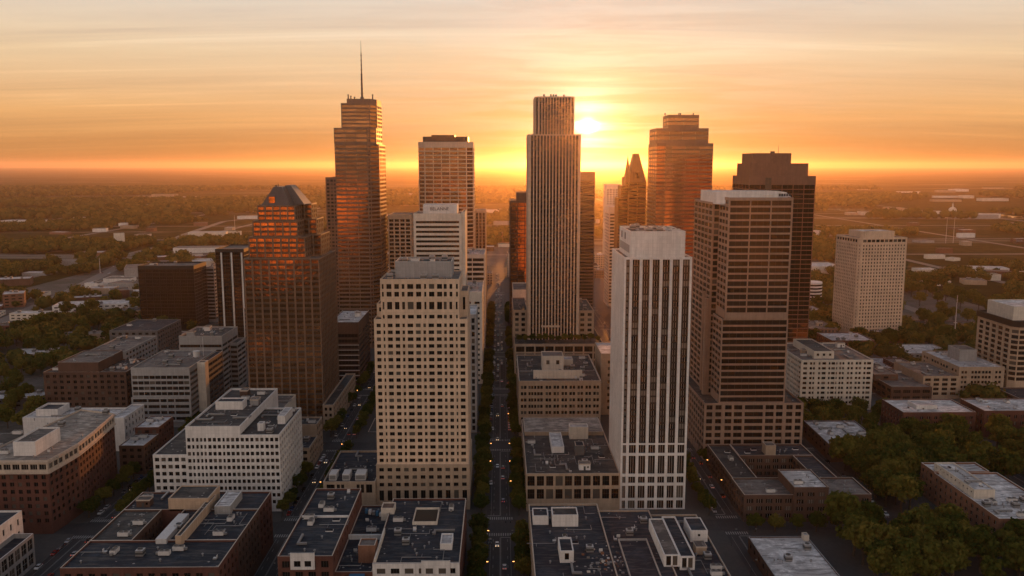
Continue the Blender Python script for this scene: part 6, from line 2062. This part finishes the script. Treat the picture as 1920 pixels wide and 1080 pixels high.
def cars():
    rg = random.Random(77)

    def car(x, y, ang, label, group, lit=False):
        b, c = rg.choices(CARS, (5, 4, 4, 1.3, 1.3, 3))[0]
        r = bpy.data.objects.new('car', None); COL.objects.link(r)
        r.location = (x, y, .075); r.rotation_euler = (0, 0, ang)
        tag(r, label, 'car', group)
        link('body', b, r); link('window', c, r)
        if y < 720:
            for sx in (-.82, .82):
                for sy in (-1.4, 1.4): link('wheel', WHEEL, r, (sx, sy, 0))
                link('headlight', CLIGHT['headlight_on' if lit else 'headlight'], r, (sx * .78, -2.3, .72))
                link('tail_light', CLIGHT['tail_light'], r, (sx * .78, 2.31, .78))
    for k in range(46):
        i = rg.randrange(len(HPTS) - 3)
        a, b_ = HPTS[i], HPTS[i + 1]
        t = rg.random(); d = (b_ - a).normalized(); nn = Vector((-d.y, d.x)) * rg.choice((-7.5, -4, 4, 7.5))
        p = a + (b_ - a) * t + nn
        if p.y < 700: continue
        car(p.x, p.y, math.atan2(-d.x, d.y) + (0 if nn.dot(Vector((-d.y, d.x))) > 0 else math.pi), 'car driving on the diagonal highway', 'cars on the highway')
    n = 0
    # central avenue: two lanes each way, cars coming towards the camera on the left of the picture
    for lane, d in ((-5.1, 0), (-1.75, 0), (1.75, 1), (5.1, 1)):
        y = 345.0
        while y < 1400 and n < 110:
            y += rg.choice((16, 24, 40, 60, 85)) * rg.uniform(.8, 1.3) * (1 if y < 700 else .36)
            if any(abs(y - s) < h for s, h in ST): continue
            side = 'towards the camera' if d == 0 else 'away from the camera'
            car(lane + rg.uniform(-.25, .25), y, math.pi * d, 'car driving %s on the central avenue' % side, 'cars driving %s on the central avenue' % side, d == 0 and rg.random() < .45); n += 1
    for ax, h, nm in ((-104, 7, 'left'), (117, 6, 'right'), (-203.5, 6, 'far left')):
        for s in (-1, 1):
            y = 330.0 if nm == 'far left' else 395.0
            while y < (560 if nm == 'far left' else 760):
                y += rg.choice((6, 6.2, 7, 14, 22, 30))
                if any(abs(y - q) < w + 4 for q, w in ST): continue
                car(ax + s * (h - 1.15), y, 0 if s < 0 else math.pi, 'car parked along the kerb of the %s avenue' % nm, 'cars parked along the %s avenue' % nm)
            y = 420.0
            while y < 900:
                y += rg.uniform(30, 70)
                if any(abs(y - q) < w + 1 for q, w in ST): continue
                car(ax + s * 2.3, y, 0 if s < 0 else math.pi, 'car driving along the %s avenue' % nm, 'cars driving along the %s avenue' % nm, s < 0)
    for s in (-1, 1):
        y = 560.0
        while y < 800:
            y += rg.choice((6, 6, 12))
            if any(abs(y - q) < w + 4 for q, w in ST): continue
            car(s * 6.1 + s * .4, y, 0 if s < 0 else math.pi, 'car parked in the shade of the central avenue trees', 'cars parked along the central avenue')
    for k in range(14):
        y = 352 + k * 11 + rg.uniform(-3, 3)
        if abs(y - 408) < 10: continue
        car(196 + rg.choice((-4.2, 4.2)), y, 0, 'car parked in the lane between the u shaped building and the wood', 'cars parked beside the wood')


def lamps():
    rg = random.Random(4)
    lit = plain('lit_amber_lamp', (0.9, 0.6, 0.3), 0.4, emit=(1.0, 0.42, 0.10), es=7.0)
    dark = plain('lamp_glass', (0.4, 0.4, 0.38), 0.3)
    m = MB(); m.cyl(0, 0, 0, .8, .2, .16, DMETAL, 8); m.cyl(0, 0, .8, 8.2, .11, .07, DMETAL, 8); m.tube((0, 0, 8.1), (1.9, 0, 8.6), .06, .05, DMETAL)
    pole = m.mesh('pole')
    heads = []
    for mm in (lit, dark):
        m = MB(); m.box(1.6, 2.5, -.2, .2, 8.5, 8.72, DMETAL); m.box(1.7, 2.45, -.17, .17, 8.3, 8.497, mm, bottom=True)
        heads.append(m.mesh('lamp_head'))
    for ax, h, nm in ((0, 7, 'central'), (-104, 7, 'left'), (117, 6, 'right')):
        for s in (-1, 1):
            for k in range(12):
                y = 352 + k * 32
                if any(abs(y - q) < w + 2 for q, w in ST): continue
                r = bpy.data.objects.new('street_lamp', None); COL.objects.link(r)
                x = ax + s * (h + .8)
                r.location = (x, y, .19); r.rotation_euler = (0, 0, math.pi if s > 0 else 0)
                on = rg.random() < .3
                tag(r, '%s street lamp on the %s avenue kerb' % ('lit amber' if on else 'unlit', nm), 'street lamp', 'street lamps of the %s avenue that are %s' % (nm, 'lit' if on else 'unlit'))
                link('pole', pole, r); link('lamp_head', heads[0 if on else 1], r)
    m = MB(); m.cyl(0, 0, 0, 6.0, .12, .09, DMETAL, 8); m.tube((0, 0, 5.8), (5.2, 0, 6.0), .07, .05, DMETAL)
    sp = m.mesh('pole')
    m = MB(); m.box(-.2, .2, -.18, .18, -.55, .55, BLACK, bottom=True)
    sig = m.mesh('signal_head')
    for ax, h, nm in ((0, 7, 'central'), (-104, 7, 'left'), (117, 6, 'right')):
        for y, w in ST[1:4]:
            for s in (-1, 1):
                r = bpy.data.objects.new('traffic_light', None); COL.objects.link(r)
                r.location = (ax + s * (h + .6), y - s * (w - .6), .19); r.rotation_euler = (0, 0, math.pi if s > 0 else 0)
                tag(r, 'traffic light on a mast arm at a crossing of the %s avenue' % nm, 'traffic light', 'traffic lights of the %s avenue' % nm)
                link('pole', sp, r); link('signal_head', sig, r, (4.9, -.25, 5.6)); link('signal_head', sig, r, (2.6, -.25, 5.5))


trees()
suburbs()
woods()
cars()
lamps()
